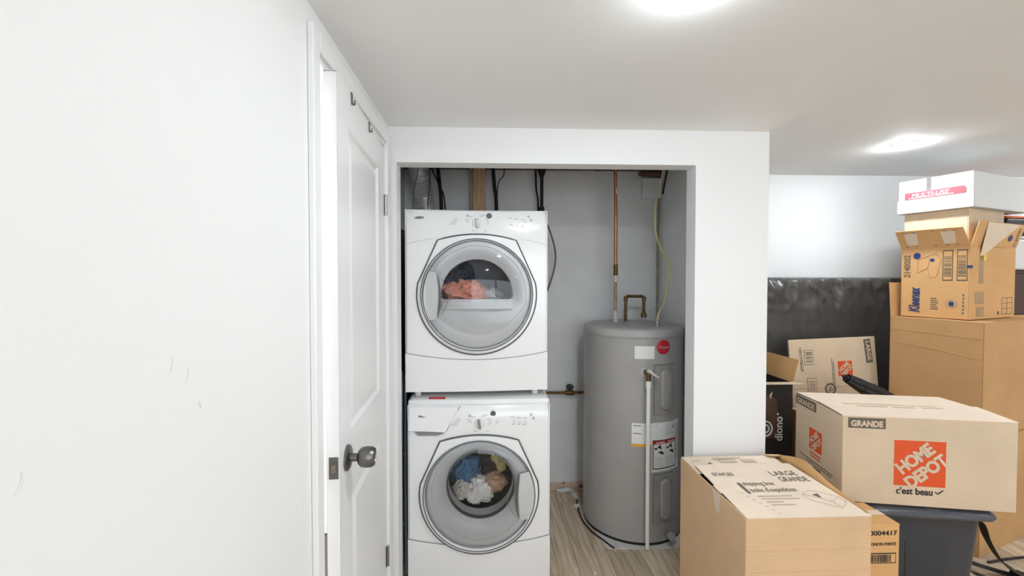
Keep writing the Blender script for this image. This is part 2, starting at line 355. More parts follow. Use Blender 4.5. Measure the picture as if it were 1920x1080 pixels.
# ------------------------------------------------------------------ washer and dryer
W2 = .343
def bow(x): return -.012*(1-(x/W2)**2)
def radial(c, fn_in, fn_out, ys, n=144, extra=()):
    """rings between two star-shaped outlines around c, y from ys(t, x, z)"""
    angs = sorted(set([2*math.pi*i/n for i in range(n)] + [a % (2*math.pi) for a in extra])); rings = []
    for t in ys[0]:
        ring = []
        for a in angs:
            r = fn_in(a)*(1-t) + fn_out(a)*t; x, z = c[0]+r*math.cos(a), c[1]+r*math.sin(a); ring.append((x, ys[1](t, x, z), z))
        rings.append(ring)
    return rings
def rect_r(c, x0, x1, z0, z1):
    def f(a):
        ca, sa = math.cos(a), math.sin(a); q = []
        if ca > 1e-9: q.append((x1-c[0])/ca)
        if ca < -1e-9: q.append((x0-c[0])/ca)
        if sa > 1e-9: q.append((z1-c[1])/sa)
        if sa < -1e-9: q.append((z0-c[1])/sa)
        return min(q)
    return f
def poly_r(c, P):
    P = [Vector((p[0]-c[0], p[1]-c[1])) for p in P]
    def f(a):
        d = Vector((math.cos(a), math.sin(a))); best = 1e9
        for i in range(len(P)):
            p, q = P[i], P[(i+1) % len(P)]; e = q-p; den = d.x*e.y-d.y*e.x
            if abs(den) < 1e-12: continue
            t = (p.x*e.y-p.y*e.x)/den; s = (p.x*d.y-p.y*d.x)/den
            if t > 0 and -1e-6 <= s <= 1+1e-6: best = min(best, t)
        return best
    return f
def door_outline(R1, cx, top):
    P = []
    for i in range(49):
        a = R(11) - R(202)*i/48; P.append((R1*math.cos(a), R1*math.sin(a)))
    P.append((-cx, top-.028))
    for i in range(1, 12): x = -cx+2*cx*i/12; P.append((x, top-.028*(x/cx)**2))
    P.append((cx, top-.028)); return P
def appliance(root, H, cz, panel_h, kick, win, top_slope, dep):
    """front faces -y, centred on x = 0, stands on z = 0; cz = height of the door centre"""
    c = (0, cz); hole = .235
    corners = [math.atan2(z-cz, x) for x in (-W2, W2) for z in (kick, H)]
    def yb(t, x, z):
        sl = max(0, (z-(H-panel_h))/panel_h) if top_slope else 0
        return bow(x) + .022*sl*sl
    rings = radial(c, lambda a: hole, rect_r(c, -W2+.008, W2-.008, kick, H-.006), ([0, .25, .5, .75, .9, 1], yb), extra=corners)
    rings += radial(c, lambda a: hole, rect_r(c, -W2, W2, kick, H), ([1], lambda t, x, z: yb(1, x, z)+.010), extra=corners)
    body = MB().loops(rings); body.box((-W2, .012, .018), (W2, dep, H))
    # open the box front: replaced by walls
    body.f = body.f[:-6]; body.v = body.v[:-8]
    for lo, hi in (((-W2, .006, .018), (-W2+.004, dep, H)), ((W2-.004, .006, .018), (W2, dep, H)), ((-W2, .02, H-.004), (W2, dep, H)), ((-W2, .01, .018), (W2, dep, .03)), ((-W2, dep-.004, .018), (W2, dep, H))): body.box(lo, hi)
    bo = body.build('cabinet', ENAMEL, root, True)
    # kick panel with an arched top seam
    n = 28; k0 = []; k1 = []
    ring_f = []
    for i in range(n+1):
        x = -W2 + 2*W2*i/n; sag = -.034*(1-(x/W2)**2)
        k0.append((x, bow(x), .02)); k1.append((x, bow(x)-.004, kick+.002+sag))
    kp = MB(); kp.loops([k0, k1, [(a, b+.02, z) for a, b, z in k1]], closed=False); kp.build('kick_panel', ENAMEL, root, True)
    fill = MB(); fill.loops([[(x, y+.0045, z-.0001) for x, y, z in k1], [(x, bow(x)+.0002, kick+.004) for x, y, z in k1]], closed=False); fill.build('lower_front', ENAMEL, root, True)
    seam = MB().tube([(x, y+.002, z+.001) for x, y, z in k1], .0016, 6).build('seam', MARKD, root)
    # door surround plate
    P = door_outline(.286, .187, .288); fo = poly_r((0, 0), P); ex = [math.atan2(.26, .187), math.atan2(.26, -.187)]
    yo = -.0125
    rings = radial(c, lambda a: .268, fo, ([0, .5, 1], lambda t, x, z: bow(x)-.008), extra=ex) + radial(c, lambda a: .268, fo, ([1], lambda t, x, z: bow(x)+.002), extra=ex)
    rings = radial(c, lambda a: .268, fo, ([0], lambda t, x, z: bow(x)+.01), extra=ex) + rings
    MB().loops(rings).build('door_surround', ENAMEL, root, True)
    out = [(x, bow(x)-.0045, z+cz) for x, z in P]
    MB().tube(out, .0048, 8, closed=True).build('surround_gap', DGREY, root, True)
    # the round door
    d = MB().lathe([(.2675, .0), (.2675, -.028), (.2655, -.034), (.2625, -.034), (.2605, -.03), (.2605, 0)], (0, 0, cz), 'y', 96).build('door', DOORG2, root, True)
    MB().tube([(.2655*math.cos(q), -.0335, cz+.2655*math.sin(q)) for q in [2*math.pi*i/96 for i in range(96)]], .0028, 6, closed=True).build('rim_line', DGREY, d, True)
    wf, wc, wex = win['fn'], win['c'], win['ex']
    def cone(t, x, z): return -.012 + (.032*(1-t)**1.3 if t < 1 else 0) - .016*math.sin(math.pi*min(1, t*1.15))*.9
    # inner shell from the window to the rim, in the window's own polar frame
    ci = (wc[0], cz+wc[1])
    def rim(a, r=.259):
        dx, dz = wc; ca, sa = math.cos(a), math.sin(a); b = dx*ca+dz*sa; return -b+math.sqrt(b*b-(dx*dx+dz*dz-r*r))
    sh = radial(ci, wf, rim, ([0, .08, .16, .25], cone), extra=wex)
    sh2 = radial(ci, wf, rim, ([.25, .4, .55, .7], cone), extra=wex); sh3 = radial(ci, wf, rim, ([.7, .74, .85, 1], lambda t, x, z: cone(t, x, z)-(.004 if t > .71 else 0)), extra=wex)
    MB().loops(sh).build('window_bezel', DOORG2 if win['pale'] else DOORG, d, True); MB().loops(sh2).build('door_bowl', DOORG, d, True); MB().loops(sh3).build('door_rim', DOORG2, d, True)
    tunnel = radial(ci, wf, rim, ([0], lambda t, x, z: .02), extra=wex) + radial(ci, wf, rim, ([0], lambda t, x, z: .09), extra=wex)
    MB().loops(tunnel).build('window_edge', DOORG, d, True)
    prof = [(.2595*math.sin(q), -.014-.044*math.cos(q)) for q in [math.pi/2*i/14 for i in range(15)]]
    MB().lathe(prof, (0, 0, cz), 'y', 96).build('clear_cover', GLASSY, d, True)
    # drum behind
    MB().lathe([(.25, .06), (.255, .09), (.255, .50), (.23, .53), (0, .54)], (0, 0, cz), 'y', 64).build('drum', DRUM, root, True)
    return bo, d

def front_marks(root, lst, name='printed_marks', m=MARK):
    b = MB()
    for x, z, w, h in lst:
        y = bow(x)-.0012 + .0; b.slab([(x-w/2, y, z-h/2), (x+w/2, y, z-h/2), (x+w/2, y, z+h/2), (x-w/2, y, z+h/2)], .0006)
    return b.build(name, m, root)
def badge(root, x, z, slope):
    y = bow(x) - .002 + slope
    b = MB(); n = 32
    b.loops([[(x+r*.026*math.cos(2*math.pi*i/n), y-(1-r)*.003, z+r*.0085*math.sin(2*math.pi*i/n)) for i in range(n)] for r in (1.05, 1.0, .9, .01)])
    o = b.build('badge', CHROME, root, True)
    write('Whirlpool', .011, MARKD, root, (x-.0185, y-.0034, z-.003), FRONT, 0, .02, lift=0, fit=.037)
    flat('badge_dot', MARKD, root, (x+.042, y+.0005, z-.019), .009, .006)
# --- dryer
dry = thing('clothes_dryer', 'white front-loading dryer with half-round window, stacked on top of the washer', 'dryer', (-.045, 2.062, .925), 2.2)
DH, DCZ = .895, .487
def dwin():
    P = [(.160, -.095), (-.160, -.095), (-.172, -.090), (-.176, -.078)]
    for i in range(25):
        a = math.pi - math.pi*i/24; P.append((.176*math.cos(a), -.070+.172*math.sin(a)))
    P += [(.176, -.078), (.172, -.090)]
    return P
DP = dwin(); wf = poly_r((0, 0), DP)
bo, dd = appliance(dry, DH, DCZ, .12, .205, dict(fn=wf, c=(0, .070), ex=[math.atan2(-.095, .16), math.atan2(-.095, -.16), math.atan2(-.09, .172), math.atan2(-.09, -.172)], pale=True), True, .72)
# white sill under the window and handle
MB().slab([(-.165, -.012, DCZ-.029), (.165, -.012, DCZ-.029), (.172, -.030, DCZ-.066), (-.172, -.030, DCZ-.066)], -.02).build('window_sill', ENAMEL, dd, bevel=.006, segs=3)
def handle(door, cz, s, dz=0):
    P = []
    for i in range(13):
        a = R(-27) + R(54)*i/12; P.append((s*.255*math.cos(a), .255*math.sin(a)+dz))
    for i in range(9):
        z = .112-.224*i/8; P.append((s*(.187-.010*math.sin(math.pi*i/8)+.006), z+dz))
    if s > 0: P = P[::-1]
    g = MB().slab([(x, -.0175-.044*math.sqrt(max(0, 1-(x*x+z*z)/.2595**2)), cz+z) for x, z in P], .010)
    h = g.build('handle', mat('handle_grey', (206, 207, 208), .3), door, False, bevel=.002)
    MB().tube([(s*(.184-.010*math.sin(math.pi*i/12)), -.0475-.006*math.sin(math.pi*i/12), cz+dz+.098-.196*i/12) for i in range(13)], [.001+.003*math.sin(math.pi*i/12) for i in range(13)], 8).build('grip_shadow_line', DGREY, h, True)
    MB().tube([(s*(.168-.034*math.sin(math.pi*i/12)), -.0500-.006*math.sin(math.pi*i/12), cz+dz+.085-.17*i/12) for i in range(13)], .0014, 6).build('grip_edge', MARKD, h, True)
handle(dd, DCZ, -1, -.005)
badge(dry, -.272, .853, .012)
def knob(root, x, z, r, yoff):
    k = MB().lathe([(r, 0), (r, -.006), (r*.86, -.010), (0, -.010)], (x, bow(x)+yoff, z), 'y', 40).build('dial', ENAMEL2, root, True)
    MB().box((x-r*.26, bow(x)+yoff-.024, z-r*.95), (x+r*.26, bow(x)+yoff-.008, z+r*.95), Matrix.Translation((x, 0, z)) @ Matrix.Rotation(R(-8), 4, 'Y') @ Matrix.Translation((-x, 0, -z))).build('dial_grip', CHROME, k, bevel=.003)
knob(dry, .0, .828, .024, .010)
MB().lathe([(0, -.003), (.0125, -.003), (.0135, 0), (.0135, .004)], (.058, bow(.058)+.010, .866), 'y', 28).build('display', DGREY, dry, True)
for x, z in ((.088, .812), (.106, .812), (.124, .812), (.172, .815), (.196, .815), (.222, .812), (.235, .84)):
    MB().lathe([(0, -.0045), (.006, -.004), (.0075, 0), (.0075, .004)], (x, bow(x)+.006, z), 'y', 16).build('button', ENAMEL2, dry, True)
def panel_marks(root, z0, sl):
    L = []
    for x, z, w, h in ((-.118, -.01, .03, .003), (-.112, 0, .026, .003), (-.104, .01, .024, .003), (-.10, .02, .012, .003), (-.046, .03, .012, .012), (-.03, .026, .018, .003), (-.05, .012, .02, .003), (-.046, .002, .018, .003),
                       (.03, .034, .026, .003), (.02, .028, .018, .003), (.046, .014, .014, .003), (.052, .004, .014, .003), (.05, -.008, .014, .003), (.16, .022, .018, .003), (.19, .018, .022, .003), (.22, .014, .014, .003), (.165, -.012, .012, .004), (.192, -.014, .012, .004), (.216, -.016, .016, .004), (-.02, -.042, .014, .003), (.04, -.042, .014, .003), (.25, .03, .012, .012), (.262, .012, .012, .012)):
        L.append((x, z0+z, w, h))
    b = MB()
    for x, z, w, h in L:
        y = bow(x)-.0012+sl(z); b.slab([(x-w/2, y, z-h/2), (x+w/2, y, z-h/2), (x+w/2, y+(sl(z+h/2)-sl(z)), z+h/2), (x-w/2, y+(sl(z+h/2)-sl(z)), z+h/2)], .0006)
    b.build('printed_marks', MARK, root)['kind'] = 'stuff'
slD = lambda z: .022*max(0, (z-(DH-.12))/.12)**2
panel_marks(dry, .835, slD)
# curved seams left and right of the surround
for s in (-1, 1): MB().tube([(s*(.34-.135*i/8), bow(.34-.135*i/8)-.0005, .727+.028*math.sin(i/8*1.3)) for i in range(9)], .0009, 5).build('panel_seam', MARK, dry)
for x, y in ((-.29, .06), (.29, .06), (-.29, .64), (.29, .64)): MB().lathe([(0, -.012), (.016, -.012), (.016, .004), (.012, .02)], (x, y, 0), 'z', 20).build('foot', ENAMEL2, dry, True)
# --- washer
wash = thing('washing_machine', 'white front-loading washer with round window, standing on the floor under the dryer', 'washer', (-.035, 2.045, 0), .9)
WH, WCZ = .912, .452
bo, wd = appliance(wash, WH-.03, WCZ, .10, .235, dict(fn=lambda a: .160, c=(.006, .036), ex=[], pale=False), True, .72)
# rounded top with a sloping front edge
tp = MB(); rows = []
for y, z in ((.024, WH-.032), (.030, WH-.012), (.055, WH-.002), (.10, WH), (.72, WH)): rows.append([(-W2, y, z-.012), (-W2+.012, y, z), (-.1, y-.006, z), (.1, y-.006, z), (W2-.012, y, z), (W2, y, z-.012)])
tp.loops(rows, closed=False); tp.box((-W2, .03, WH-.04), (W2, .72, WH-.014)); tp.build('top', ENAMEL, wash, True)
MB().lathe([(.1625, .004), (.166, -.006), (.1605, -.008), (.158, .012)], (.006, .012, WCZ+.036), 'y', 72).build('window_ring', DGREY, wd, True)
handle(wd, WCZ, 1, -.005)
# detergent drawer
dg = MB(); yq = -.004
dw = dg.slab([(-.338, bow(.338)-.003, .762), (-.162, bow(.162)-.006, .756), (-.096, bow(.096)+.016-.004, .872), (-.336, .018, .872)], -.008).build('detergent_drawer', ENAMEL, wash, bevel=.003)
MB().tube([(-.160, bow(.16)-.004, .758), (-.092, bow(.09)+.016, .874)], .0013, 6).build('drawer_seam', MARKD, dw)
MB().slab([(-.308, bow(.3)-.0045, .7585), (-.168, bow(.17)-.007, .754), (-.20, bow(.2)-.002, .742), (-.29, bow(.3)-.001, .740)], .004).build('drawer_grip', mat('grip_shade', (150, 150, 152), .5), dw)
badge(wash, -.272, .828, .006)
RS = mat('red_sticker', (214, 84, 78), .5)
MB().slab([(-.246, .034, WH-.009), (-.166, .030, WH-.009), (-.166, .047, WH-.0025), (-.246, .049, WH-.0025)], .0008).build('red_sticker', RS, wash)
knob(wash, 0, .795, .024, .004)
MB().lathe([(0, -.003), (.0125, -.003), (.0135, 0), (.0135, .006)], (.066, bow(.066)+.008, .838), 'y', 28).build('display', DGREY, wash, True)
slW = lambda z: .022*max(0, (z-(WH-.03-.1))/.1)**2
panel_marks(wash, .80, slW)
for x, z in ((.086, .80), (.17, .802), (.195, .80), (.225, .798)):
    MB().lathe([(0, -.0045), (.006, -.004), (.0075, 0), (.0075, .004)], (x, bow(x)+.001, z), 'y', 16).build('button', ENAMEL2, wash, True)
for x, y in ((-.29, .06), (.29, .06), (-.29, .64), (.29, .64)): MB().lathe([(0, 0), (.02, 0), (.02, .012), (.014, .022)], (x, y, 0), 'z', 20).build('foot', BLACK, wash, True)

# laundry lying in the drums
def garment(name, label, loc, size, rgb, seed, grp):
    bm = bmesh.new(); bmesh.ops.create_icosphere(bm, subdivisions=5, radius=1)
    for v in bm.verts:
        p = v.co.copy(); s = Vector((seed*3.1, seed*1.7, 0))
        d = noise.noise(p*1.3+s)*.30 + (1-abs(noise.noise(p*2.8+s*2)*2))*.26 + (1-abs(noise.noise(p*6+s))*2)*.13
        v.co = Vector((p.x*size[0], p.y*size[1], p.z*size[2]))*(.75+d)
    me = bpy.data.meshes.new(name); bm.to_mesh(me); bm.free(); me.materials.append(mat('cloth_%d' % seed, rgb, .9, var=.12, vscale=25, bump=.3, bscale=160))
    for p in me.polygons: p.use_smooth = True
    o = bpy.data.objects.new(name, me); COL.objects.link(o); o.location = loc; tag(o, label, 'laundry', grp); return o
gx, gy, gz = -.045, 2.062, .925+DCZ
G1 = 'laundry in the dryer'; G2 = 'laundry in the washer'
garment('garment', 'salmon pink garment lying behind the dryer window', (gx-.07, gy+.20, gz-.005), (.12, .09, .07), (226, 150, 130), 1, G1)
garment('garment', 'navy blue garment behind the dryer window above the pink one', (gx-.10, gy+.30, gz+.08), (.07, .07, .09), (44, 58, 84), 2, G1)
garment('garment', 'pale grey garment low at the middle of the dryer window', (gx+.06, gy+.24, gz-.02), (.07, .07, .05), (196, 200, 200), 3, G1)
gx, gy, gz = -.035+.006, 2.045, WCZ+.036
garment('garment', 'blue garment at the left of the washer window', (gx-.085, gy+.21, gz+.0), (.085, .09, .10), (78, 116, 150), 4, G2)
garment('garment', 'white crumpled cloth low in the washer window', (gx-.01, gy+.15, gz-.092), (.075, .06, .065), (232, 230, 226), 5, G2)
garment('garment', 'black garment filling the middle of the washer window', (gx+.03, gy+.26, gz+.05), (.14, .09, .12), (52, 48, 48), 6, G2)
garment('garment', 'pale yellow garment at upper right of the washer window', (gx+.10, gy+.18, gz+.075), (.045, .06, .075), (206, 190, 128), 7, G2)
garment('garment', 'tan and pink garment at lower right of the washer window', (gx+.075, gy+.16, gz-.055), (.055, .05, .05), (196, 160, 132), 8, G2)
garment('garment', 'small off-white sock at lower left of the washer window', (gx-.10, gy+.14, gz-.085), (.045, .05, .05), (214, 208, 200), 9, G2)

# ------------------------------------------------------------------ things in the gap left of the machines
t = tag(MB().box((-.475, 2.08, 0), (-.462, 2.70, 1.76)).build('hardboard_panel', mat('olive_board', (132, 124, 100), .7, var=.15)), 'dark olive hardboard panel standing in the gap left of the dryer', 'board')
t = thing('drying_rack', 'folded blue-grey metal drying rack squeezed in left of the washer', 'drying rack', (-.418, 2.10, 0))
BLG = mat('blue_grey_metal', (150, 164, 182), .4, .2)
for dx, dy, h in ((0, 0, 1.02), (.012, .04, .99), (-.014, .02, 1.05)): MB().tube([(dx, dy, .004), (dx-.008, dy+.03, h*.5), (dx-.012, dy+.07, h)], .0075, 8).build('rail', BLG, t, True)
for z in (.25, .6, .95): MB().tube([(-.02, .02+.06*z, z), (.006, .05+.06*z, z)], .004, 6).build('crossbar', BLG, t)

# ------------------------------------------------------------------ ducts, pipes and cables behind the machines
def ridged(path, r, step, amp):
    out = []; rr = []
    for i in range(len(path)-1):
        a, b = Vector(path[i]), Vector(path[i+1]); k = max(2, int((b-a).length/step))
        for j in range(k): out.append(a.lerp(b, j/k)); rr.append(r+(amp if (len(out) % 2) else -amp))
    return out, rr
def bez(P, n=10):
    P = [Vector(p) for p in P]; out = []
    for i in range(len(P)-1):
        p0, p1, p2, p3 = P[max(i-1, 0)], P[i], P[i+1], P[min(i+2, len(P)-1)]
        for j in range(n):
            t = j/n; out.append(.5*((2*p1)+(p2-p0)*t+(2*p0-5*p1+4*p2-p3)*t*t+(3*p1-p0-3*p2+p3)*t**3))
    return out + [P[-1]]
p, rr = ridged(bez([(-.38, 2.895, 1.30), (-.385, 2.895, 1.72), (-.400, 2.88, 1.93), (-.425, 2.83, 2.12), (-.445, 2.78, 2.23)], 8), .064, .0085, .0035)
tag(MB().tube(p, rr, 28).build('exhaust_duct', FOILM, None, False), 'silver foil flexible exhaust duct rising behind the dryer', 'duct')
tag(MB().box((-.093, 2.905, 0), (-.005, 2.945, 2.236)).build('wall_stud', STUD, None, bevel=.003), 'bare wooden stud standing against the closet back wall', 'stud')
tag(MB().tube([(-.104, 2.915, .4), (-.104, 2.915, 2.236)], .007, 8).build('conduit', mat('pale_conduit', (176, 170, 160), .6), None, True), 'thin pale conduit running up beside the wooden stud', 'pipe')
def cable(name, label, cat, P, r, m, n=8): return tag(MB().tube(bez(P, n), r, 8).build(name, m, None, True), label, cat)
cable('drain_hose', 'black hose leaning up just right of the foil duct', 'hose', [(-.29, 2.86, 1.2), (-.298, 2.86, 1.93), (-.312, 2.87, 2.12), (-.325, 2.88, 2.236)], .0125, BLACKR)
cable('cable', 'thin dark cable curving over the black hose by the duct', 'cable', [(-.262, 2.84, 1.3), (-.272, 2.84, 1.95), (-.31, 2.84, 2.10), (-.355, 2.85, 2.20), (-.36, 2.85, 2.236)], .005, BLACKR)
cable('cable', 'thin grey wire hanging left of the foil duct', 'cable', [(-.44, 2.55, 1.5), (-.435, 2.56, 1.95), (-.415, 2.6, 2.12), (-.405, 2.62, 2.28)], .0028, mat('grey_wire', (110, 108, 106), .5))
cable('cable', 'thin wire crossing in front of the foil duct', 'cable', [(-.36, 2.66, 1.825), (-.362, 2.66, 1.95), (-.35, 2.67, 2.10), (-.35, 2.68, 2.28)], .0025, BLACKR)
cable('drain_hose', 'black pipe slanting up right of the wooden stud', 'hose', [(.085, 2.88, 1.2), (.068, 2.88, 1.95), (.055, 2.88, 2.1), (.044, 2.88, 2.236)], .0125, BLACKR)
cable('cable', 'thin cable curling away right of the slanting black pipe', 'cable', [(.073, 2.865, 2.02), (.075, 2.865, 2.09), (.085, 2.865, 2.14), (.115, 2.88, 2.18), (.12, 2.90, 2.236)], .0032, BLACKR)
cable('cable', 'thick black cable bending behind the right rear of the dryer', 'cable', [(.352, 2.90, 1.9), (.350, 2.90, 2.02), (.338, 2.90, 2.10), (.334, 2.90, 2.236)], .0065, BLACKR)
t = thing('vent_pipe', 'straight black iron pipe rising right behind the dryer', 'pipe', (.369, 2.85, 1.0))
MB().tube([(0, 0, 0), (0, 0, 1.22)], .0115, 12).build('pipe', BLACKR, t, True); MB().lathe([(.0115, .93), (.018, .935), (.018, .965), (.0115, .97)], n=16).build('coupling', BLACKR, t, True)
MB().lathe([(.0115, 1.16), (.026, 1.2), (.03, 1.236)], n=16).build('flange', BLACKR, t, True)
cable('cable', 'grey cable looping out right of the dryer', 'cable', [(.33, 2.825, 1.92), (.40, 2.825, 1.85), (.438, 2.825, 1.75), (.457, 2.825, 1.66), (.455, 2.825, 1.58), (.43, 2.825, 1.48), (.39, 2.825, 1.38), (.33, 2.83, 1.3)], .0058, mat('grey_cable', (104, 102, 96), .5, var=.15, vscale=20))
# horizontal rusty pipe with valve
t = thing('supply_pipe', 'rusty horizontal water pipe with a valve low on the closet back wall', 'pipe', (.30, 2.915, .70))
MB().tube([(0, 0, 0), (.40, 0, 0)], .0095, 14).build('pipe', RUST, t, True)
v = MB().lathe([(.016, -.03), (.018, -.015), (.018, .015), (.016, .03)], (.275, 0, 0), 'x', 16, (True, True)).tube([(.275, 0, 0), (.275, -.004, .034)], .010, 12).build('valve_body', COPPERD, t, True)
hw = MB().tube([(.275+.021*math.cos(a), -.006+.008*math.sin(a), .042+.012*math.sin(a)) for a in [2*math.pi*i/20 for i in range(20)]], .0055, 8, closed=True)
for i in range(3): a = math.pi*i/3; hw.tube([(.275+.021*math.cos(a), -.006+.008*math.sin(a), .042+.012*math.sin(a)), (.275-.021*math.cos(a), -.006-.008*math.sin(a), .042-.012*math.sin(a))], .003, 6)
hw.build('valve_handle', mat('black_iron', (40, 38, 38), .6, var=.3, vscale=40), t, True)
# junction box cover painted over, pipe above it, corner conduit
t = thing('junction_box', 'square painted-over junction box high on the closet back wall', 'junction box', (1.077, 2.96, 2.045))
MB().box((0, -.045, 0), (.128, -.001, .132)).build('box', GREYW, t, bevel=.004); MB().box((-.003, -.049, -.003), (.131, -.045, .135)).build('cover', GREYW, t, bevel=.002)
BROWN = mat('brown_pipe', (104, 72, 62), .6, var=.2, vscale=15)
tag(MB().tube([(1.05, 2.91, 2.214), (1.20, 2.91, 2.210)], .021, 16).build('drain_pipe', BROWN, None, True), 'reddish brown pipe stub lying above the junction box', 'pipe')
tag(MB().tube(bez([(1.196, 2.93, 2.236), (1.195, 2.93, 2.05), (1.192, 2.935, 1.8), (1.194, 2.938, 1.45), (1.194, 2.94, .9)]), .008, 10).build('conduit', mat('olive_conduit', (150, 142, 124), .6, var=.2), None, True), 'olive brown conduit running down the right closet corner', 'pipe')
cable('cable', 'short black cable end hanging in the top right closet corner', 'cable', [(1.20, 2.80, 2.28), (1.195, 2.80, 2.20), (1.175, 2.80, 2.09), (1.170, 2.80, 2.05)], .006, BLACKR)

# ------------------------------------------------------------------ water heater
HX, HY, HR, HH = .898, 2.60, .292, 1.21
ht = thing('water_heater', 'grey cylindrical electric water heater standing right of the washer', 'water heater', (HX, HY, 0))
MB().lathe([(0, .012), (.285, .012), (HR, .02), (HR, 1.165)], n=128).build('tank', TANK, ht, True)
MB().lathe([(HR-.001, 1.160), (HR+.0025, 1.164), (HR+.0025, 1.192), (HR-.002, 1.202), (HR-.014, 1.2085), (.2, 1.2105), (0, 1.211)], n=128).build('top_cap', mat('tank_top_grey', (174, 172, 170), .35, var=.05), ht, True)
MB().lathe([(HR+.0006, 1.152), (HR+.0016, 1.156), (HR+.0006, 1.160)], n=128).build('seam_band', TANKD, ht, True)
MB().lathe([(HR-.008, .0), (HR-.002, .0), (HR-.002, .02)], n=128).build('base_ring', BLACK, ht, True)
def cyl(a, z, r): a = R(a); return (r*math.sin(a), -r*math.cos(a), z)
def patch(name, a0, a1, z0, z1, r0, th, m, parent, n=14, cut=None):
    rings = []; 
    A = [a0+(a1-a0)*i/n for i in range(n+1)]
    b = MB(); f0 = [cyl(a, z0, r0+th) for a in A]; f1 = [cyl(a, z1, r0+th) for a in A]; g0 = [cyl(a, z0, r0-.001) for a in A]; g1 = [cyl(a, z1, r0-.001) for a in A]
    b.loops([f0, f1], False); b.loops([g0, f0], False); b.loops([f1, g1], False); b.slab([g0[0], f0[0], f1[0], g1[0]], .0002); b.slab([g0[-1], f0[-1], f1[-1], g1[-1]], .0002)
    return b.build(name, m, parent, True)
def cylwrite(body, size, a, z, m, parent, r, bold=0, fit=None, align='LEFT', rot=0):
    me = text_mesh(body, size, bold, 0, 1, align); xs = [v.co.x for v in me.vertices]; k = fit/(max(xs)-min(xs)) if fit else 1
    for q in me.vertices:
        x, y = q.co.x*k, q.co.y; p = cyl(a+math.degrees(x/r), z+y, r); q.co = p
    me.materials.clear(); me.materials.append(m); o = bpy.data.objects.new('lettering', me); COL.objects.link(o); o.parent = parent; return o
patch('blank_sticker', -16, 5.2, 1.046, 1.116, HR, .0007, LABELW, ht)
b = MB(); n = 40
b.loops([[cyl(16+8.3*q*math.cos(2*math.pi*i/n), 1.110+.040*q*math.sin(2*math.pi*i/n), HR+h) for i in range(n)] for q, h in ((1, -.001), (1, .004), (.93, .006), (.5, .0062), (.01, .0063))])
rb = b.build('maker_badge', REDM, ht, True); cylwrite('Rheem', .026, 9.5, 1.102, mat('badge_silver', (206, 168, 168), .3, .4), rb, HR+.0072, .015, fit=.066)
def access(z0, z1):
    a0, a1 = 5.2, 31.5; o = patch('access_panel', a0, a1, z0, z1, HR, .006, TANKD, ht); patch('panel_gap', a0-.5, a1+.5, z0-.003, z1+.003, HR, .0012, mat('gap_grey', (104, 102, 100), .6), o)
    am, rr = 18.5, 6.2; h = (z1-z0); zc = (z0+z1)/2+.0
    L = []
    for q, d in ((1.0, .006), (.98, .014), (.80, .020), (.5, .0205), (.02, .0205)):
        ring = []
        for i in range(48):
            t = 2*math.pi*i/48; ring.append(cyl(am+rr*q*math.cos(t), zc+(h*.30 if math.sin(t) > 0 else -h*.30)*1.0+ (h*.10*q)*math.sin(t) + (0), HR+d))
        L.append(ring)
    MB().loops(L).build('raised_oblong', TANK, o, True)
    for z in (z0+.016, z1-.016): p = cyl(18.5, z, HR+.006); MB().lathe([(0, -.004), (.004, -.003), (.004, .002)], p, 'y', 12).build('screw', STEEL, o, True)
access(.735, 1.011); access(.12, .40)
e = patch('energy_label', -18.5, 3, .557, .688, HR, .0007, LABELW, ht); patch('amber_band', -18.5, 3, .557, .573, HR+.0007, .0006, YEL, e)
for z, aa in ((.672, (-17, -9)), (.672, (-2, 2)), (.628, (-17, -8.5)), (.628, (-2, 2))): patch('printed_line', aa[0], aa[1], z, z+.005, HR+.0007, .0005, MARKD, e, 4)
wl_ = patch('warning_label', 3, 42, .415, .690, HR, .0008, LABELW, ht)
patch('notice_frame', 4, 35.5, .430, .592, HR+.0008, .0005, INK, wl_); nt_ = patch('notice_paper', 5.0, 34.7, .436, .588, HR+.0013, .0005, LABELW, wl_)
patch('red_header', 5.0, 34.7, .570, .588, HR+.0018, .0005, REDM, wl_)
cylwrite('DANGER', .014, 8, .5735, LABELW, wl_, HR+.0026, .02, fit=.055); cylwrite('DANGER', .014, 23, .5735, LABELW, wl_, HR+.0026, .02, fit=.055)
patch('centre_line', 19.6, 20.0, .44, .57, HR+.0018, .0004, MARK, wl_, 2)
for k, a0 in enumerate((6, 21)):
    for i in range(6): patch('printed_line', a0, a0+11.5-(i % 3), .446+i*.0095, .449+i*.0095, HR+.0018, .0004, MARK, wl_, 3)
    b = MB()   # little pictogram shapes: hand, tap and drops
    for (a, z, ra, rz) in ((1.0, .545, 1.0, .006), (2.6, .546, .8, .006), (5.2, .553, 1.6, .006), (6.8, .556, 1.0, .012), (7.6, .546, .8, .007), (6.8, .524, 2.0, .006), (8.6, .522, 1.6, .008), (10, .516, 1.2, .008)):
        b.loops([[cyl(a0+a+ra*q*math.cos(2*math.pi*i/12), z+rz*q*math.sin(2*math.pi*i/12), HR+.0024) for i in range(12)] for q in (1, .02)])
    b.build('pictogram', INK, wl_)['kind'] = 'stuff'
patch('printed_box', 21, 33, .622, .6235, HR+.0008, .0005, MARKD, wl_, 4)
for a in (21, 25, 29): patch('printed_line', a, a+.4, .63, .66, HR+.0008, .0005, MARK, wl_, 2)
patch('printed_dot', 30.5, 32.5, .648, .664, HR+.0008, .0005, MARKD, wl_, 3); patch('fold_mark', 8, 8.3, .672, .69, HR+.0008, .0004, MARKD, wl_, 2); patch('printed_line', 30, 34, .680, .683, HR+.0008, .0005, MARK, wl_, 2)
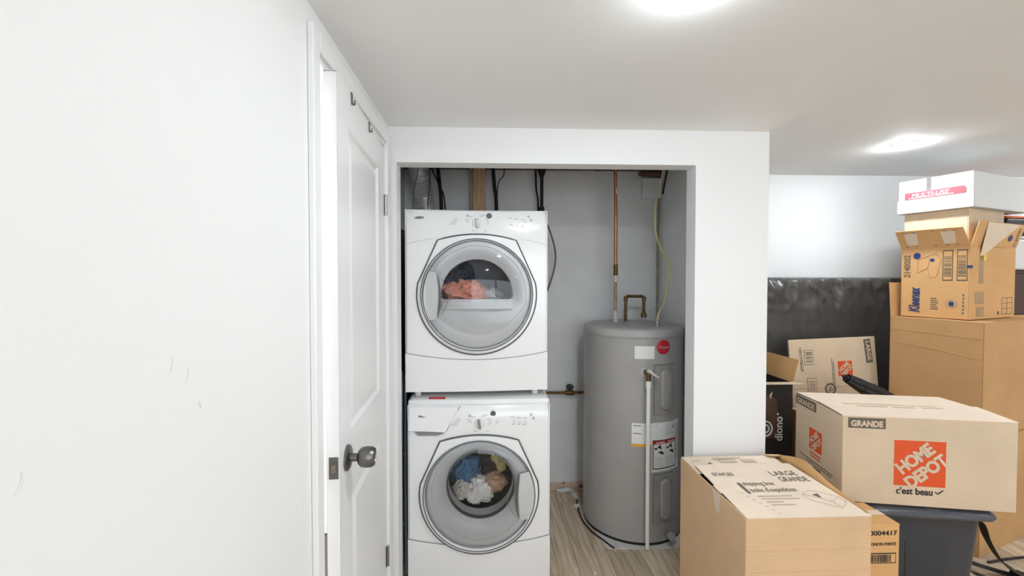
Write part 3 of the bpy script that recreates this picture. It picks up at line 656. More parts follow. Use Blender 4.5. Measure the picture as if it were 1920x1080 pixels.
patch('rating_text', 36, 41, .47, .67, HR+.0008, .0005, mat('grey_text_block', (204, 204, 204), .6, var=.2, vscale=90), wl_, 3)
# relief valve with discharge pipe
va = -4.5
MB().lathe([(.030, .0), (.029, -.003), (.012, -.004)], (HR*math.sin(R(va)), -HR*math.cos(R(va))+.002, .975), 'y', 28).build('valve_escutcheon', mat('pale_grey', (186, 184, 182), .5), ht, True)
vx, vy = HR*math.sin(R(va)), -HR*math.cos(R(va))
rv = MB().tube([(vx, vy, .975), (vx, vy-.05, .975)], .012, 14).tube([(vx, vy-.045, .985), (vx, vy-.045, .915)], .0125, 14).build('relief_valve', COPPERD, ht, True)
MB().tube([(vx, vy-.045, .985), (vx, vy-.052, .992), (vx+.02, vy-.058, .975), (vx+.05, vy-.062, .958)], [.013, .012, .007, .005], 12).build('valve_lever', SOLDER, rv, True)
MB().tube([(vx, vy-.045, .935), (vx, vy-.045, .90)], .0145, 16).build('pipe_socket', PVC, rv, True)
MB().tube([(vx, vy-.045, .92), (vx, vy-.045, .015)], .0112, 18).build('discharge_pipe', PVC, ht, True)
# drain tap low at right
p = cyl(21, .07, HR); dv = MB().tube([(p[0], p[1], .07), (p[0]+.01, p[1]-.05, .07)], .013, 12).tube([(p[0]+.01, p[1]-.045, .07), (p[0]+.02, p[1]-.07, .045)], .011, 12).build('drain_valve', mat('grey_plastic', (120, 118, 116), .5), ht, True)
MB().lathe([(.022, -.006), (.022, .006), (.008, .008), (0, .008)], (p[0]+.008, p[1]-.06, .078), 'y', 10, (True, False)).build('drain_knob', mat('pale_plastic', (170, 168, 166), .4), dv)
# pipes and cable on the heater's top
tp = thing('copper_pipe', 'tall bright copper pipe rising from the heater top to the joists', 'pipe', (.825, 2.70, 1.208))
MB().tube([(0, 0, .36), (-.001, 0, .7), (-.007, 0, 1.028)], .0105, 16).build('pipe', COPPER, tp, True)
MB().tube([(0, 0, .30), (0, 0, .37)], .0135, 14).tube([(0, 0, .31), (0, 0, .315)], .0155, 14).build('coupling', COPPERD, tp, True)
MB().tube([(0, 0, .26), (0, 0, .31)], .0125, 14).build('joint', SOLDER, tp, True); MB().tube([(0, 0, .0), (0, 0, .075)], [.016, .0135], 14).build('joint', SOLDER, tp, True)
MB().tube([(0, 0, .06), (-.001, 0, .16), (.001, 0, .27)], .0095, 14).build('lower_pipe', mat('flux_stained_copper', (172, 150, 126), .6, .4, var=.35, vscale=45), tp, True)
MB().tube([(0, 0, .82), (0, 0, .86)], .0112, 14).build('paint_spatter', SOLDER, tp, True)
lp = thing('copper_pipe', 'old brown copper pipe bent in a square loop on the heater', 'pipe', (.908, 2.75, 1.208))
MB().tube([(0, .0, 0), (0, 0, .150), (.003, 0, .160), (.012, 0, .165), (.108, 0, .165), (.117, 0, .160), (.12, 0, .150), (.12, 0, .05)], .0098, 14).build('pipe', COPPERD, lp, True)
for x, z in ((.0, .155), (.12, .155)): MB().lathe([(.0135, -.02), (.0135, .008)], (x, 0, z), 'z', 14, (True, True)).build('elbow', COPPERD, lp, True)
MB().lathe([(.017, .028), (.019, .032), (.019, .05), (.013, .056), (.013, .066)], (.12, 0, 0), 'z', 8).build('union_nut', COPPERD, lp); MB().tube([(.12, 0, 0), (.12, 0, .032)], .0125, 14).build('nipple', STEEL, lp, True)
cb = thing('power_cable', 'cream yellow power cable hanging down onto the heater top', 'cable', (0, 2.62, 0))
P = bez([(1.10, 0, 2.28), (1.093, 0, 2.15), (1.06, 0, 2.0), (1.048, 0, 1.93), (1.047, 0, 1.82), (1.060, 0, 1.74), (1.091, 0, 1.663), (1.138, 0, 1.585), (1.136, 0, 1.52), (1.122, 0, 1.41), (1.088, -.04, 1.33), (1.035, -.10, 1.285), (1.012, -.13, 1.235), (1.008, -.14, 1.20)], 8)
MB().tube(P[:40], .0058, 8).build('sheath', YCAB, cb, True); MB().tube(P[39:80], .0058, 8).build('sheath', YCAB2, cb, True); MB().tube(P[79:], .0058, 8).build('sheath', YCAB, cb, True)
MB().lathe([(.02, 1.208), (.02, 1.216), (.013, 1.222), (.013, 1.235), (.007, 1.238)], (1.008, -.14, 0), 'z', 18).build('cable_clamp', STEEL, cb, True)
MB().tube(bez([(1.08, -.05, 1.325), (1.04, -.05, 1.32), (1.01, -.06, 1.29), (1.02, -.07, 1.25), (1.035, -.08, 1.235)]), .0018, 6).build('ground_wire', mat('bare_wire', (176, 164, 150), .5), cb, True)
# pad under heater and rubble
PAD = mat('white_underlay', (214, 210, 206), .9, var=.12, vscale=30, bump=.5, bscale=80)
pad = [(.655, 2.315), (.675, 2.29), (1.18, 2.28), (1.18, 2.93), (.75, 2.92), (.66, 2.55), (.638, 2.42)]
tag(MB().slab([(x, y, .003) for x, y in pad], .003).build('underlay_pad', PAD), 'torn white underlay showing around the foot of the water heater', 'pad')
cable('cable', 'black crack line along the left foot of the water heater, laid as a tube', 'cable', [(.60, 2.80, .008), (.585, 2.60, .008), (.61, 2.46, .008), (.66, 2.36, .008), (.70, 2.285, .008)], .0045, BLACKR)  # dark crack line beside the underlay, modelled as a thin black tube
FO = mat('plaster_crumb', (226, 224, 222), .8, bump=.6, bscale=90)
def crumb(loc, s, label, sd, m=FO, cat='debris', grp='plaster crumbs by the water heater', sz=None):
    bm = bmesh.new(); bmesh.ops.create_icosphere(bm, subdivisions=3, radius=1)
    for v in bm.verts:
        q = v.co.copy(); d = .7+noise.noise(q*2+Vector((sd, 0, 0)))*.6; v.co = Vector((q.x*s[0], q.y*s[1], max(q.z, -.6)*s[2]))*d
    me = bpy.data.meshes.new('plaster_crumb'); bm.to_mesh(me); bm.free(); me.materials.append(m)
    o = bpy.data.objects.new('plaster_crumb', me); COL.objects.link(o); o.location = loc; tag(o, label, cat, grp); return o
crumb((.545, 2.925, .012), (.075, .022, .02), 'largest white plaster clump against the closet back wall', 1)
crumb((.60, 2.85, .01), (.022, .05, .016), 'narrow white plaster clump between wall and heater', 2)
crumb((.585, 2.72, .009), (.028, .022, .014), 'white plaster lump left of the heater foot', 3)
for i, (x, y, s) in enumerate(((.545, 2.10, .008), (.515, 2.05, .005), (.53, 1.99, .006), (.90, 2.02, .008), (.93, 1.98, .005), (.545, 2.60, .006))): crumb((x, y, s*.4), (s, s*1.2, s*.7), ['white plaster crumb on the floor before the underlay, largest of its trio', 'tiny white crumb in the middle of the trio before the heater', 'white crumb of the trio nearest the camera', 'white crumb on the floor before the drain tap', 'tiny white crumb closest to the tan box', 'tiny white crumb on the planks beside the washer'][i], 10+i)

# ------------------------------------------------------------------ cartons
def carton_shell(root, w, d, h, m, t=.005, inner=None, top=False):
    b = MB().box((0, 0, 0), (w, t, h)).box((0, d-t, 0), (w, d, h)).box((0, t, 0), (t, d-t, h)).box((w-t, t, 0), (w, d-t, h)).box((t, t, 0), (w-t, d-t, t))
    return b.build('body', m, root, bevel=.0025)
def depot_logo(root, org, s, fr, tag_line=None, ink=CB_B):
    u, v, n = fr; o = Vector(org); sq = flat('logo_square', ORANGE, root, org, s, s, fr)
    for body, cx, cz, wd in (('HOME', .39, .63, .84), ('DEPOT', .61, .36, .96)):
        a = 40; me_w = wd*s; c_, s_ = math.cos(R(a)), math.sin(R(a)); hh = .29*s
        st = o + u*(cx*s) + v*(cz*s) - (u*c_+v*s_)*(me_w/2) - (v*c_-u*s_)*(hh/2)
        write(body, s*.3, ink, sq, st, fr, a, .045, 0, .92, fit=me_w, height=hh, lift=.0022)
    return sq
# A: near carton with its lid half closed
A = thing('cardboard_box', 'tan shipping box in the foreground with printed lid flaps, right flap bulging up', 'box', (.872, 1.385, 0), 0, 'cardboard boxes piled at the right')
aw, ad, ah = .438, .485, .683
carton_shell(A, aw, ad, ah, CB_A)
fA = MB().slab([(.004, 0, ah), (aw, 0, ah), (aw-.012, .385, ah+.012), (.016, .385, ah+.012)], .004).build('front_flap', CB_TOP, A)
fB = MB().slab([(.004, .33, ah+.001), (aw-.03, .33, ah+.001), (aw-.02, ad, ah+.004), (.004, ad, ah+.004)], .004).build('back_flap', CB_TOP, A)
# bulging right flap
rows = []
for i in range(13):
    y = ad*.98-ad*.95*i/12; up = .005+.042*math.exp(-((i-3.6)/2.9)**2); rows.append([(aw-.001, y, ah-.002), (aw+.004+.004*math.sin(math.pi*i/12), y, ah+.4*up), (aw+.002+.016*math.sin(math.pi*i/12), y, ah+up)])
sf = MB().loops(rows, closed=False).build('side_flap', CB_IN, A, True, fix=False); so = sf.modifiers.new('solid', 'SOLIDIFY'); so.thickness = .005
MB().slab([(aw-.05, ad-.03, ah+.02), (aw+.012, ad-.03, ah+.016), (aw+.012, ad+.012, ah+.004), (aw-.05, ad+.012, ah+.006)], .005).build('rear_corner_flap', CB_A, A)
MB().slab([(-.0012, .19, ah-.075), (-.0012, .165, ah-.075), (-.0012, .16, ah), (-.0012, .215, ah)], .001).build('tape', TAPE, A)
MB().slab([(.002, .215, ah+.0065), (.002, .16, ah+.004), (.08, .16, ah+.0065), (.08, .215, ah+.009)], .001).build('tape', TAPE, A)
FT = (Vector((1, 0, 0)), Vector((0, 1, .031)).normalized(), Vector((0, -.031, 1)).normalized())
def onA(x, y): return (x, y, ah+.0312*y+.0006)
write('STAPLES', .034, INKG, fA, onA(.045, .285), FT, bold=.006, fit=.085, height=.026)
write('LARGE', .04, INKG, fA, onA(.285, .280), FT, bold=.002, fit=.105, height=.036, spacing=1.1); write('GRANDE', .04, INKG, fA, onA(.290, .232), FT, bold=.002, fit=.115, height=.036)
write('1', .115, INKG, fA, onA(.080, .150), FT); write('shipping box', .04, INKG, fA, onA(.122, .208), FT, bold=.004, fit=.125); write("boîte d'expédition", .04, INKG, fA, onA(.125, .160), FT, bold=.004, fit=.175)
marks('printed_lines', MARKD if False else mat('faint_print', (196, 178, 160), .8), fA, [(onA(.125, .128), .13, .006), (onA(.13, .110), .14, .006), (onA(.135, .090), .06, .006), (onA(.14, .072), .085, .006)], FT)
pb = MB(); FP = mat('faint_print2', (206, 188, 170), .8)
def onA3(x, y): return Vector(onA(x, y)) + Vector((0, 0, .0012))
Q = [(.30, .14), (.345, .165), (.42, .12), (.375, .085)]; Q2 = [(.30, .10), (.375, .045), (.42, .08)]
pb.tube([onA3(*q) for q in Q+[Q[0]]], .0009, 4).tube([onA3(*Q[0])]+[onA3(*q) for q in Q2]+[onA3(*Q[2])], .0009, 4).tube([onA3(*Q[3]), onA3(*Q2[1])], .0009, 4); pb.build('box_drawing', FP, fA)
MB().slab([onA3(.335, .135), onA3(.352, .112), onA3(.358, .140)], -.0004).build('arrow_mark', INKG, fA)
pm = MB()
for i in range(7):
    a = R(200+i*11); pm.tube([onA3(.075+.03*i*.3, .155-.022*i), onA3(.083+.03*i*.3, .150-.022*i)], .0009, 4)
pm.build('dashed_arc', FP, fA)['kind'] = 'stuff'
marks('printed_lines', FP, fB, [((.13, .46, ah+.0045), .13, .008), ((.13, .447, ah+.0045), .10, .006), ((.15, .42, ah+.0045), .075, .03), ((.25, .42, ah+.0045), .06, .03), ((.16, .395, ah+.0045), .07, .006), ((.24, .398, ah+.0045), .10, .006), ((.04, .40, ah+.0045), .05, .004), ((.03, .44, ah+.0045), .04, .004)], TOP)
MB().slab([(.085, .41, ah+.006), (.105, .405, ah+.006), (.098, .42, ah+.006)], -.0004).build('arrow_mark', INKG, fB)
for z in (.50, .575): MB().tube([(.004, -.0006, z), (aw-.004, -.0006, z+.002)], .0011, 4).build('crease', CB_A, A)
# D: carton tucked behind
D = thing('cardboard_box', 'small tan carton with number and barcode between near box and black tote', 'box', (1.322, 1.545, 0), 0, 'cardboard boxes piled at the right')
dw_, dd_, dh_ = .250, .155, .555
carton_shell(D, dw_, dd_, dh_, CB_H); MB().slab([(0, 0, dh_), (dw_, 0, dh_), (dw_, .077, dh_+.001), (0, .077, dh_+.001)], .004).build('top_flap', CB_H, D); MB().slab([(0, .078, dh_+.001), (dw_, .078, dh_+.001), (dw_, dd_, dh_), (0, dd_, dh_)], .004).build('top_flap', CB_H, D)
MB().slab([(.0, .06, dh_+.0025), (dw_, .06, dh_+.0025), (dw_, .095, dh_+.0025), (0, .095, dh_+.0025)], .0008).build('tape', TAPE, D)
write('000004417', .034, INK, D, (.100, 0, .513), FRONT, bold=.02, fit=.140, height=.019); write('MAKMONS EN POINTE'[3:] if False else 'ONS EN POINTE', .024, INK, D, (.138, 0, .474), FRONT, bold=.03, fit=.098, height=.012)
flat('barcode_frame', INK, D, (.085, 0, .405), .152, .040); flat('barcode_paper', CB_H, D, (.088, 0, .409), .146, .032, lift=.0015)
bc = []; x = .10
while x < .215:
    w_ = random.choice((.0015, .0025, .004)); bc.append(((x, 0, .411), w_, .028)); x += w_+random.choice((.0015, .003))
marks('barcode', INK, D, bc, lift=.0022)
# C: black tote with lid
C = thing('storage_tote', 'black plastic storage tote with grey-black lid under the large pale box', 'storage bin', (1.592, 1.715, 0), -8.7)
tw_, td_, th_ = .505, .43, .515
def rrect(x0, x1, y0, y1, r, z, n=6):
    P = []
    for cx, cy, a0 in ((x1-r, y0+r, -90), (x1-r, y1-r, 0), (x0+r, y1-r, 90), (x0+r, y0+r, 180)):
        for i in range(n+1): a = R(a0+90*i/n); P.append((cx+r*math.cos(a), cy+r*math.sin(a), z))
    return P
tb = [rrect(.05+.03*(1-q), tw_-.02-.03*(1-q), .035+.03*(1-q), td_-.03*(1-q), .04, .005+q*(th_-.02)) for q in (0, .02, .5, .93, 1)]
b = MB().loops(tb); b.f.append(tuple(range(len(tb[0])-1, -1, -1))); C_b = b.build('bin', TOTE, C, True)
MB().slab([(.20, .0550, .12), (.345, .0550, .12), (.36, .0405, .37), (.335, .0382, .41), (.21, .0382, .41), (.185, .0405, .37)], .010).build('handle_recess', mat('tote_plate', (56, 58, 63), .5), C_b, bevel=.004)
ld = [rrect(.0, tw_+.01, .0, td_+.03, .05, z) for z in (.494,)] + [rrect(-.004, tw_+.014, -.004, td_+.034, .05, .504), rrect(.0, tw_+.010, .0, td_+.030, .05, .514), rrect(.012, tw_-.002, .012, td_+.018, .045, .525), rrect(.03, tw_-.02, .03, td_, .04, .537), rrect(.06, tw_-.05, .06, td_-.03, .03, .539)]
b = MB().loops(ld); b.f.append(tuple(5*len(ld[0])+i for i in range(len(ld[0])))); C_l = b.build('lid', LID, C, True)
MB().slab([(.24, .002, .516), (.30, .002, .516), (.295, .024, .5375), (.245, .024, .5375)], .006).build('lid_clip', LID, C_l, bevel=.004)
MB().slab([(.32, .002, .517), (.33, .002, .517), (.32, .024, .538), (.312, .024, .538)], .004).build('lid_rib', TOTE, C_l)
# B: large pale carton on the tote
B = thing('cardboard_box', 'large pale moving box marked GRANDE with big orange logo, lying on the black tote', 'box', (1.512, 1.742, .540), -10.6, 'cardboard boxes piled at the right')
bw, bd, bh = .64, .372, .37
carton_shell(B, bw, bd, bh, CB_B)
MB().slab([(.0, 0, bh), (bw, 0, bh), (bw, bd*.48, bh+.010), (.0, bd*.48, bh+.010)], .004).build('top_flap', CB_TOP, B); MB().slab([(.0, bd*.485, bh+.004), (bw, bd*.485, bh+.004), (bw, bd, bh), (0, bd, bh)], .004).build('top_flap', CB_TOP, B)
MB().slab([(.09, bd*.40, bh+.0098), (.46, bd*.40, bh+.0098), (.46, bd*.435, bh+.0104), (.09, bd*.435, bh+.0104)], .0006).build('printed_slot', CB_B, B)
marks('slot_mark', INKG, B, [((.13, bd*.33, bh+.0082), .12, .003), ((.27, bd*.33, bh+.0082), .09, .003), ((.39, bd*.34, bh+.0082), .08, .003)], TOP)
MB().tube([(-.0005, 0.01, bh-.002), (-.0005, bd*.5, bh+.003), (-.0005, bd-.01, bh-.001)], .0022, 5).build('flap_gap', INKG, B)
flat('word_band', INKG, B, (.020, 0, .318), .142, .044); write('GRANDE', .04, CB_B, B, (.030, 0, .3265), FRONT, bold=.05, fit=.122, height=.027, lift=.0022)
depot_logo(B, (.196, 0, .085), .190, FRONT); write("c'est beau", .045, INK, B, (.205, 0, .050), FRONT, bold=.028, fit=.135, height=.030)
MB().tube([(.350, -.0015, .066), (.358, -.0015, .057), (.378, -.0015, .074)], .0022, 5).build('tick_mark', INK, B)
flat('word_band', INKG, B, (0, bd-.002, .318), .175, .044, LEFT); write('GRANDE', .04, CB_B, B, (0, bd-.015, .3265), LEFT, bold=.03, fit=.150, height=.027, lift=.0022)
depot_logo(B, (0, bd-.125, .135), .100, LEFT); marks('printed_lines', ORANGE, B, [((0, bd-.13, .115), .09, .006), ((0, bd-.135, .100), .08, .006)], LEFT)
marks('printed_lines', INKG, B, [((0, bd-.05, .078), .26, .004), ((0, bd-.10, .066), .2, .004), ((0, bd-.16, .05), .06, .008)], LEFT)
# E: black carton
Eb = thing('cardboard_box', 'black printed carton with open tan flaps right beside the closet wall', 'box', (1.345, 2.36, 0), 0, 'cardboard boxes piled at the right')
ew, ed, eh = .405, .34, .895
carton_shell(Eb, ew, ed, eh, CB_K)
MB().slab([(ew, 0, eh), (ew, ed, eh), (ew+.03, ed, eh+.13), (ew+.03, 0, eh+.13)], -.004).build('side_flap', CB_H, Eb)
MB().slab([(0, 0, eh), (ew+.004, 0, eh), (ew+.020, -.06, eh+.004), (0, -.06, eh+.004)], .004).build('front_flap', CB_B, Eb)
write('diono', .07, LABELW, Eb, (.345, 0, .560), FRONT, 90, .022, fit=.140, height=.046)
for r_ in (.036, .018):
    P = [(.248+r_*1.0*math.cos(R(a)), -.0012, .632+r_*1.15*math.sin(R(a))) for a in range(-90, 91, 15)]; P = [(.215, -.0012, .632-r_*1.15)] + P + [(.215, -.0012, .632+r_*1.15)]
    MB().tube(P, .0052, 6).build('round_emblem', LABELW, Eb)
MB().lathe([(0, -.0012), (.006, -.0012)], (.318, 0, .715), 'y', 14).build('mark_dot', LABELW, Eb, fix=False)
MB().slab([(.268, -.001, .825), (.285, -.001, .845), (.275, -.001, .80)], .0004).build('photo_patch', LABELW, Eb)
MB().slab([(.20, -.0008, .55), (.33, -.0008, .60), (.31, -.0008, .80), (.20, -.0008, .86)], .0004).build('photo_patch', mat('brown_photo', (92, 70, 56), .5, var=.35, vscale=9), Eb)
# F: flattened carton leaning
Fb = thing('flattened_box', 'flattened pale moving box marked LARGE leaning upright before the black mattress', 'box', (1.992, 2.60, 0), 0, 'cardboard boxes piled at the right')
Fb.rotation_euler = (R(-4), R(-2.2), 0)
fw_, fh_ = .575, 1.095
MB().box((0, 0, 0), (fw_, .006, fh_)).build('front_layer', CB_B, Fb, bevel=.002); MB().box((.004, .012, 0), (fw_+.004, .018, fh_-.004)).build('back_layer', CB_B, Fb, bevel=.002); MB().box((.01, .006, .01), (fw_-.01, .012, fh_-.01)).build('core', CB_IN, Fb)
flat('word_band', INKG, Fb, (fw_-.078, 0, fh_-.018), .152, .044, FRONT, -86); write('LARGE', .04, CB_B, Fb, (fw_-.066, 0, fh_-.030), FRONT, -86, .03, fit=.125, height=.028, lift=.0022)
depot_logo(Fb, (fw_-.26, 0, fh_-.245), .095, FRONT)
write('1001978029', .03, INKG, Fb, (.062, 0, fh_-.055), FRONT, -88, .01, fit=.150, height=.020)
flat('barcode_frame', INKG, Fb, (.095, 0, fh_-.165), .062, .095, FRONT); flat('barcode_paper', CB_B, Fb, (.098, 0, fh_-.162), .056, .089, FRONT, lift=.0015)
marks('barcode', INKG, Fb, [((.105, 0, fh_-.150+.007*i), .042, random.choice((.002, .0035, .0045))) for i in range(10)], lift=.0022)
flat('barcode_frame', INKG, Fb, (.105, 0, fh_-.345), .062, .095, FRONT); flat('barcode_paper', CB_B, Fb, (.108, 0, fh_-.342), .056, .089, FRONT, lift=.0015)
marks('barcode', INKG, Fb, [((.115, 0, fh_-.332+.010*i), .042, .003) for i in range(7)], lift=.0022)
marks('printed_lines', INKG, Fb, [((.275, 0, fh_-.33), .004, .20), ((.285, 0, fh_-.30), .004, .15)])
MB().lathe([(.026, -.001), (.038, -.001)], (.255, 0, fh_-.325), 'y', 28).build('recycle_ring', INKG, Fb, fix=False); MB().tube([(.240, -.0012, fh_-.333), (.255, -.0012, fh_-.308), (.270, -.0012, fh_-.333), (.240, -.0012, fh_-.333)], .003, 5).build('recycle_arrows', INKG, Fb)
MB().tube([(.01, -.0005, fh_-.31), (fw_-.01, -.0005, fh_-.302)], .0015, 4).build('crease', CB_B, Fb)
# Q: plain carton hidden behind, carrying the umbrella
Q_ = thing('cardboard_box', 'plain brown carton behind the large pale box, carrying the black umbrella', 'box', (1.85, 2.16, 0), 0, 'cardboard boxes piled at the right')
carton_shell(Q_, .45, .36, .70, CB_G); MB().slab([(0, 0, .70), (.45, 0, .70), (.45, .18, .701), (0, .18, .701)], .004).build('top_flap', CB_G, Q_); MB().slab([(0, .181, .701), (.45, .181, .701), (.45, .36, .70), (0, .36, .70)], .004).build('top_flap', CB_G, Q_)
um = thing('umbrella', 'folded black umbrella lying behind the large pale box', 'umbrella', (2.04, 2.33, .925))
um.rotation_euler = (0, R(27), R(4))
NAV = mat('navy_nylon', (30, 34, 42), .4, bump=.4, bscale=60)
b = MB(); L = []
for i in range(22):
    q = i/21; r_ = .012+.030*math.sin(math.pi*min(1, .12+.55*q))
    L.append([(q*.34, r_*(1+.13*math.cos(8*a+q*5))*math.cos(a), r_*(1+.13*math.cos(8*a+q*5))*math.sin(a)) for a in [2*math.pi*j/40 for j in range(40)]])
b.loops(L).build('canopy', NAV, um, True); MB().tube([(-.03, 0, 0), (.37, 0, 0)], .006, 10).build('shaft', BLACK, um, True); MB().lathe([(.016, -.006), (.018, .0), (.014, .012)], (-.004, 0, 0), 'x', 16, (True, True)).build('tip_cup', BLACK, um, True)
MB().lathe([(.035, 0), (.036, .016)], (.10, 0, 0), 'x', 24).build('strap', NAV, um, True)
# G: two stacked cartons
UG = 20
def plain(z, h, label, flap=False):
    g = thing('cardboard_box', label, 'box', (2.62, 2.14, z), UG, 'cardboard boxes piled at the right'); w_, d_ = .60, .41
    carton_shell(g, w_, d_, h, CB_G); MB().slab([(.0, .0, h), (w_, 0, h), (w_, d_/2, h+.002), (0, d_/2, h+.002)], .004).build('top_flap', CB_G, g); MB().slab([(.0, d_/2+.001, h+.002), (w_, d_/2+.001, h+.002), (w_, d_, h), (0, d_, h)], .004).build('top_flap', CB_G, g)
    return g
plain(0, .626, 'plain brown carton on the floor, bottom of the tall stack behind the tote')
g = plain(.630, .626, 'plain brown carton under the open printed one in the tall stack')
MB().slab([(.002, .405, .628), (.22, .405, .628), (.22, .415, .835), (.002, .415, .835)], .005).build('standing_flap', CB_G, g)
for i, (za, zb) in enumerate(((.555, .535), (.48, .43))): MB().tube([(-.0005, .39, za), (-.0008, .2, (za+zb)/2+.003), (-.0005, .01, zb)], .0012, 4).build('crease', CB_G, g)
# H: open printed carton
Hb = thing('cardboard_box', 'open honey brown tissue carton with folded-out flaps and a yellow sticker', 'box', (2.645, 2.235, 1.261), UG, 'cardboard boxes piled at the right')
hw_, hd_, hh_ = .52, .305, .405
carton_shell(Hb, hw_, hd_, hh_, CB_H)
MB().slab([(0, hd_, hh_), (0, 0, hh_), (-.055, .015, hh_+.105), (-.055, hd_+.01, hh_+.105)], .004).build('left_flap', CB_H, Hb)
ff = MB().slab([(0, 0, hh_), (hw_, 0, hh_), (hw_+.01, -.035, hh_+.135), (-.006, -.035, hh_+.135)], .004).build('front_flap', CB_H, Hb)
MB().slab([(.10, -.0008, hh_-.05), (.125, -.0008, hh_-.05), (.46, -.036, hh_+.132), (.085, -.036, hh_+.132)], .0006).build('tape_sheet', mat('pale_tape', (230, 204, 172), .25), ff)
for k, y0 in enumerate((.24, .075)): MB().slab([(-.012, y0+.03, hh_+.022), (-.012, y0-.02, hh_+.022), (-.047, y0-.025, hh_+.088), (-.047, y0+.035, hh_+.088)], .0016).build('torn_tape', TAPE, Hb)
marks('staple_marks', INKG, Hb, [((-.006-.04*b_, y_, hh_+.012+.078*b_), .016, .003) for b_ in (0, 1) for y_ in (.28, .235, .15, .10, .06)], LEFT, lift=.003)
write('2140002', .045, INKG, Hb, (0, hd_-.045, .235), LEFT, 90, .012, fit=.135, height=.032, lift=.002)
write('Kleenex', .07, INKB, Hb, (0, hd_-.09, .028), LEFT, 90, .03, .25, fit=.150, height=.052, lift=.002)
def disc(name, m, root, y, z, ry, rz, lift=.0012, n=24):
    b = MB(); b.v = [(-lift, y+ry*math.cos(2*math.pi*i/n), z+rz*math.sin(2*math.pi*i/n)) for i in range(n)]; b.f = [tuple(range(n))]; return b.build(name, m, root, fix=False)
disc('round_mark', INKB, Hb, hd_-.075, .362, .017, .019); disc('round_mark', INKB, Hb, hd_-.145, .335, .010, .010)
bb = MB(); QQ = [(.225, .34), (.145, .375), (.12, .34), (.14, .24), (.17, .23), (.18, .29), (.23, .26), (.225, .30)]
bb.tube([(-.001, y_, z_) for y_, z_ in QQ+[QQ[0]]], .0011, 4).tube([(-.001, .18, .29), (-.001, .17, .35)], .0011, 4); bb.build('tissue_drawing', mat('brown_line', (186, 146, 104), .8), Hb)
for y0 in (.115, .055):
    flat('barcode_frame', INKG, Hb, (0, y0, .215), .044, .175, LEFT); flat('barcode_paper', CB_H, Hb, (0, y0-.004, .222), .036, .161, LEFT, lift=.0015)
    marks('barcode', INKG, Hb, [((0, y0-.006, .24+.0075*i), .032, random.choice((.002, .0035, .005))) for i in range(16)], LEFT, lift=.0022)
marks('bar_link', INKB, Hb, [((0, .02, .285), .02, .016)], LEFT); marks('bar_link', INKB, Hb, [((0, 0, .285), .022, .016)], FRONT)
disc('seal_ring', mat('pale_ink', (196, 160, 120), .7), Hb, .075, .085, .026, .026, .001); disc('seal_heart', INKB, Hb, .075, .085, .011, .014, .0018)
marks('printed_lines', INKG, Hb, [((0, .165, .05+.012*i), .035-.004*(i % 3), .005) for i in range(6)], LEFT); marks('printed_lines', MARKD, Hb, [((0, .03, .03+.02*i), .008, .012) for i in range(6)], LEFT)
flat('yellow_sticker', YELS, Hb, (.108, 0, .325), .062, .038, FRONT, 4)
GP = mat('grey_stain_print', (178, 148, 108), .8, var=.15)
flat('printed_block', GP, Hb, (.09, 0, .20), .05, .16); flat('printed_block', GP, Hb, (.05, 0, .085), .10, .07); flat('printed_block', GP, Hb, (.07, 0, .015), .085, .055)
gm = []
for i in range(3): gm.append(((.36, 0, .02+.032*i), .13, .003))
gm.append(((.36, 0, .115), .13, .003))
for i in range(3): gm.append(((.36+.0635*i, 0, .02), .003, .098))
marks('printed_grid', INKG, Hb, gm); marks('printed_lines', INKG, Hb, [((.31, 0, .02), .02, .02)])
# flap print
fn = Vector((0, -.97, -.25)); FU = (Vector((1, 0, 0)), Vector((0, -.25, .968)), Vector((0, -.968, -.25)))
write('2140002', .03, INKG, ff, (hw_-.03, -.002, hh_+.008), FU, 90, .01, fit=.11, height=.026, lift=.003)
b = MB(); 
for cx, cz_, rx, rz in ((.40, .055, .022, .018),): b.slab([(cx+rx*math.cos(2*math.pi*i/16), -.26*(cz_+rz*math.sin(2*math.pi*i/16))-.003, hh_+cz_+rz*math.sin(2*math.pi*i/16)) for i in range(16)], .0006)
b.build('round_mark', INKB, ff)
# I: carton standing inside H, J: white carton on it
I_ = thing('cardboard_box', 'pale tan carton standing inside the open tissue carton', 'box', (2.645+.008, 2.235+.02, 1.268), UG, 'cardboard boxes piled at the right')
carton_shell(I_, .40, .285, .608, CB_B); MB().box((.0, .0, .606), (.40, .285, .61)).build('top_flap', CB_B, I_)
J = thing('cardboard_box', 'white paper carton with red MULTI-USE band on top of the stack', 'box', (2.638, 2.225, 1.880), UG, 'cardboard boxes piled at the right')
jw, jd, jl, jh = .62, .325, .078, .195
b = MB().box((-.006, -.006, 0), (jw+.006, -.002, jl)).box((-.006, jd+.002, 0), (jw+.006, jd+.006, jl)).box((-.006, -.006, 0), (-.002, jd+.006, jl)).box((jw+.002, -.006, 0), (jw+.006, jd+.006, jl)).box((-.006, -.006, 0), (jw+.006, jd+.006, .004)); b.build('lower_tray', CB_W, J, bevel=.0015)
b = MB().box((0, 0, .005), (jw, .004, jh)).box((0, jd-.004, .005), (jw, jd, jh)).box((jw-.004, 0, .005), (jw, jd, jh))
b.box((0, .004, .005), (.004, jd-.004, .12)).box((0, .004, .12), (.004, .175, jh)).box((0, .198, .12), (.004, jd-.004, jh)); b.build('body', CB_W, J)
flat('red_band', PINKR, J, (-.0062, jd-.03, .082), .265, .040, LEFT, 0); 
write('MULTI-USE', .04, LABELW, J, (-.0062, jd-.065, .091), LEFT, 0, .0, .15, fit=.165, height=.022, lift=.0022); marks('band_line', LABELW, J, [((-.0062, jd-.05, .0855), .20, .003)], LEFT, lift=.002)
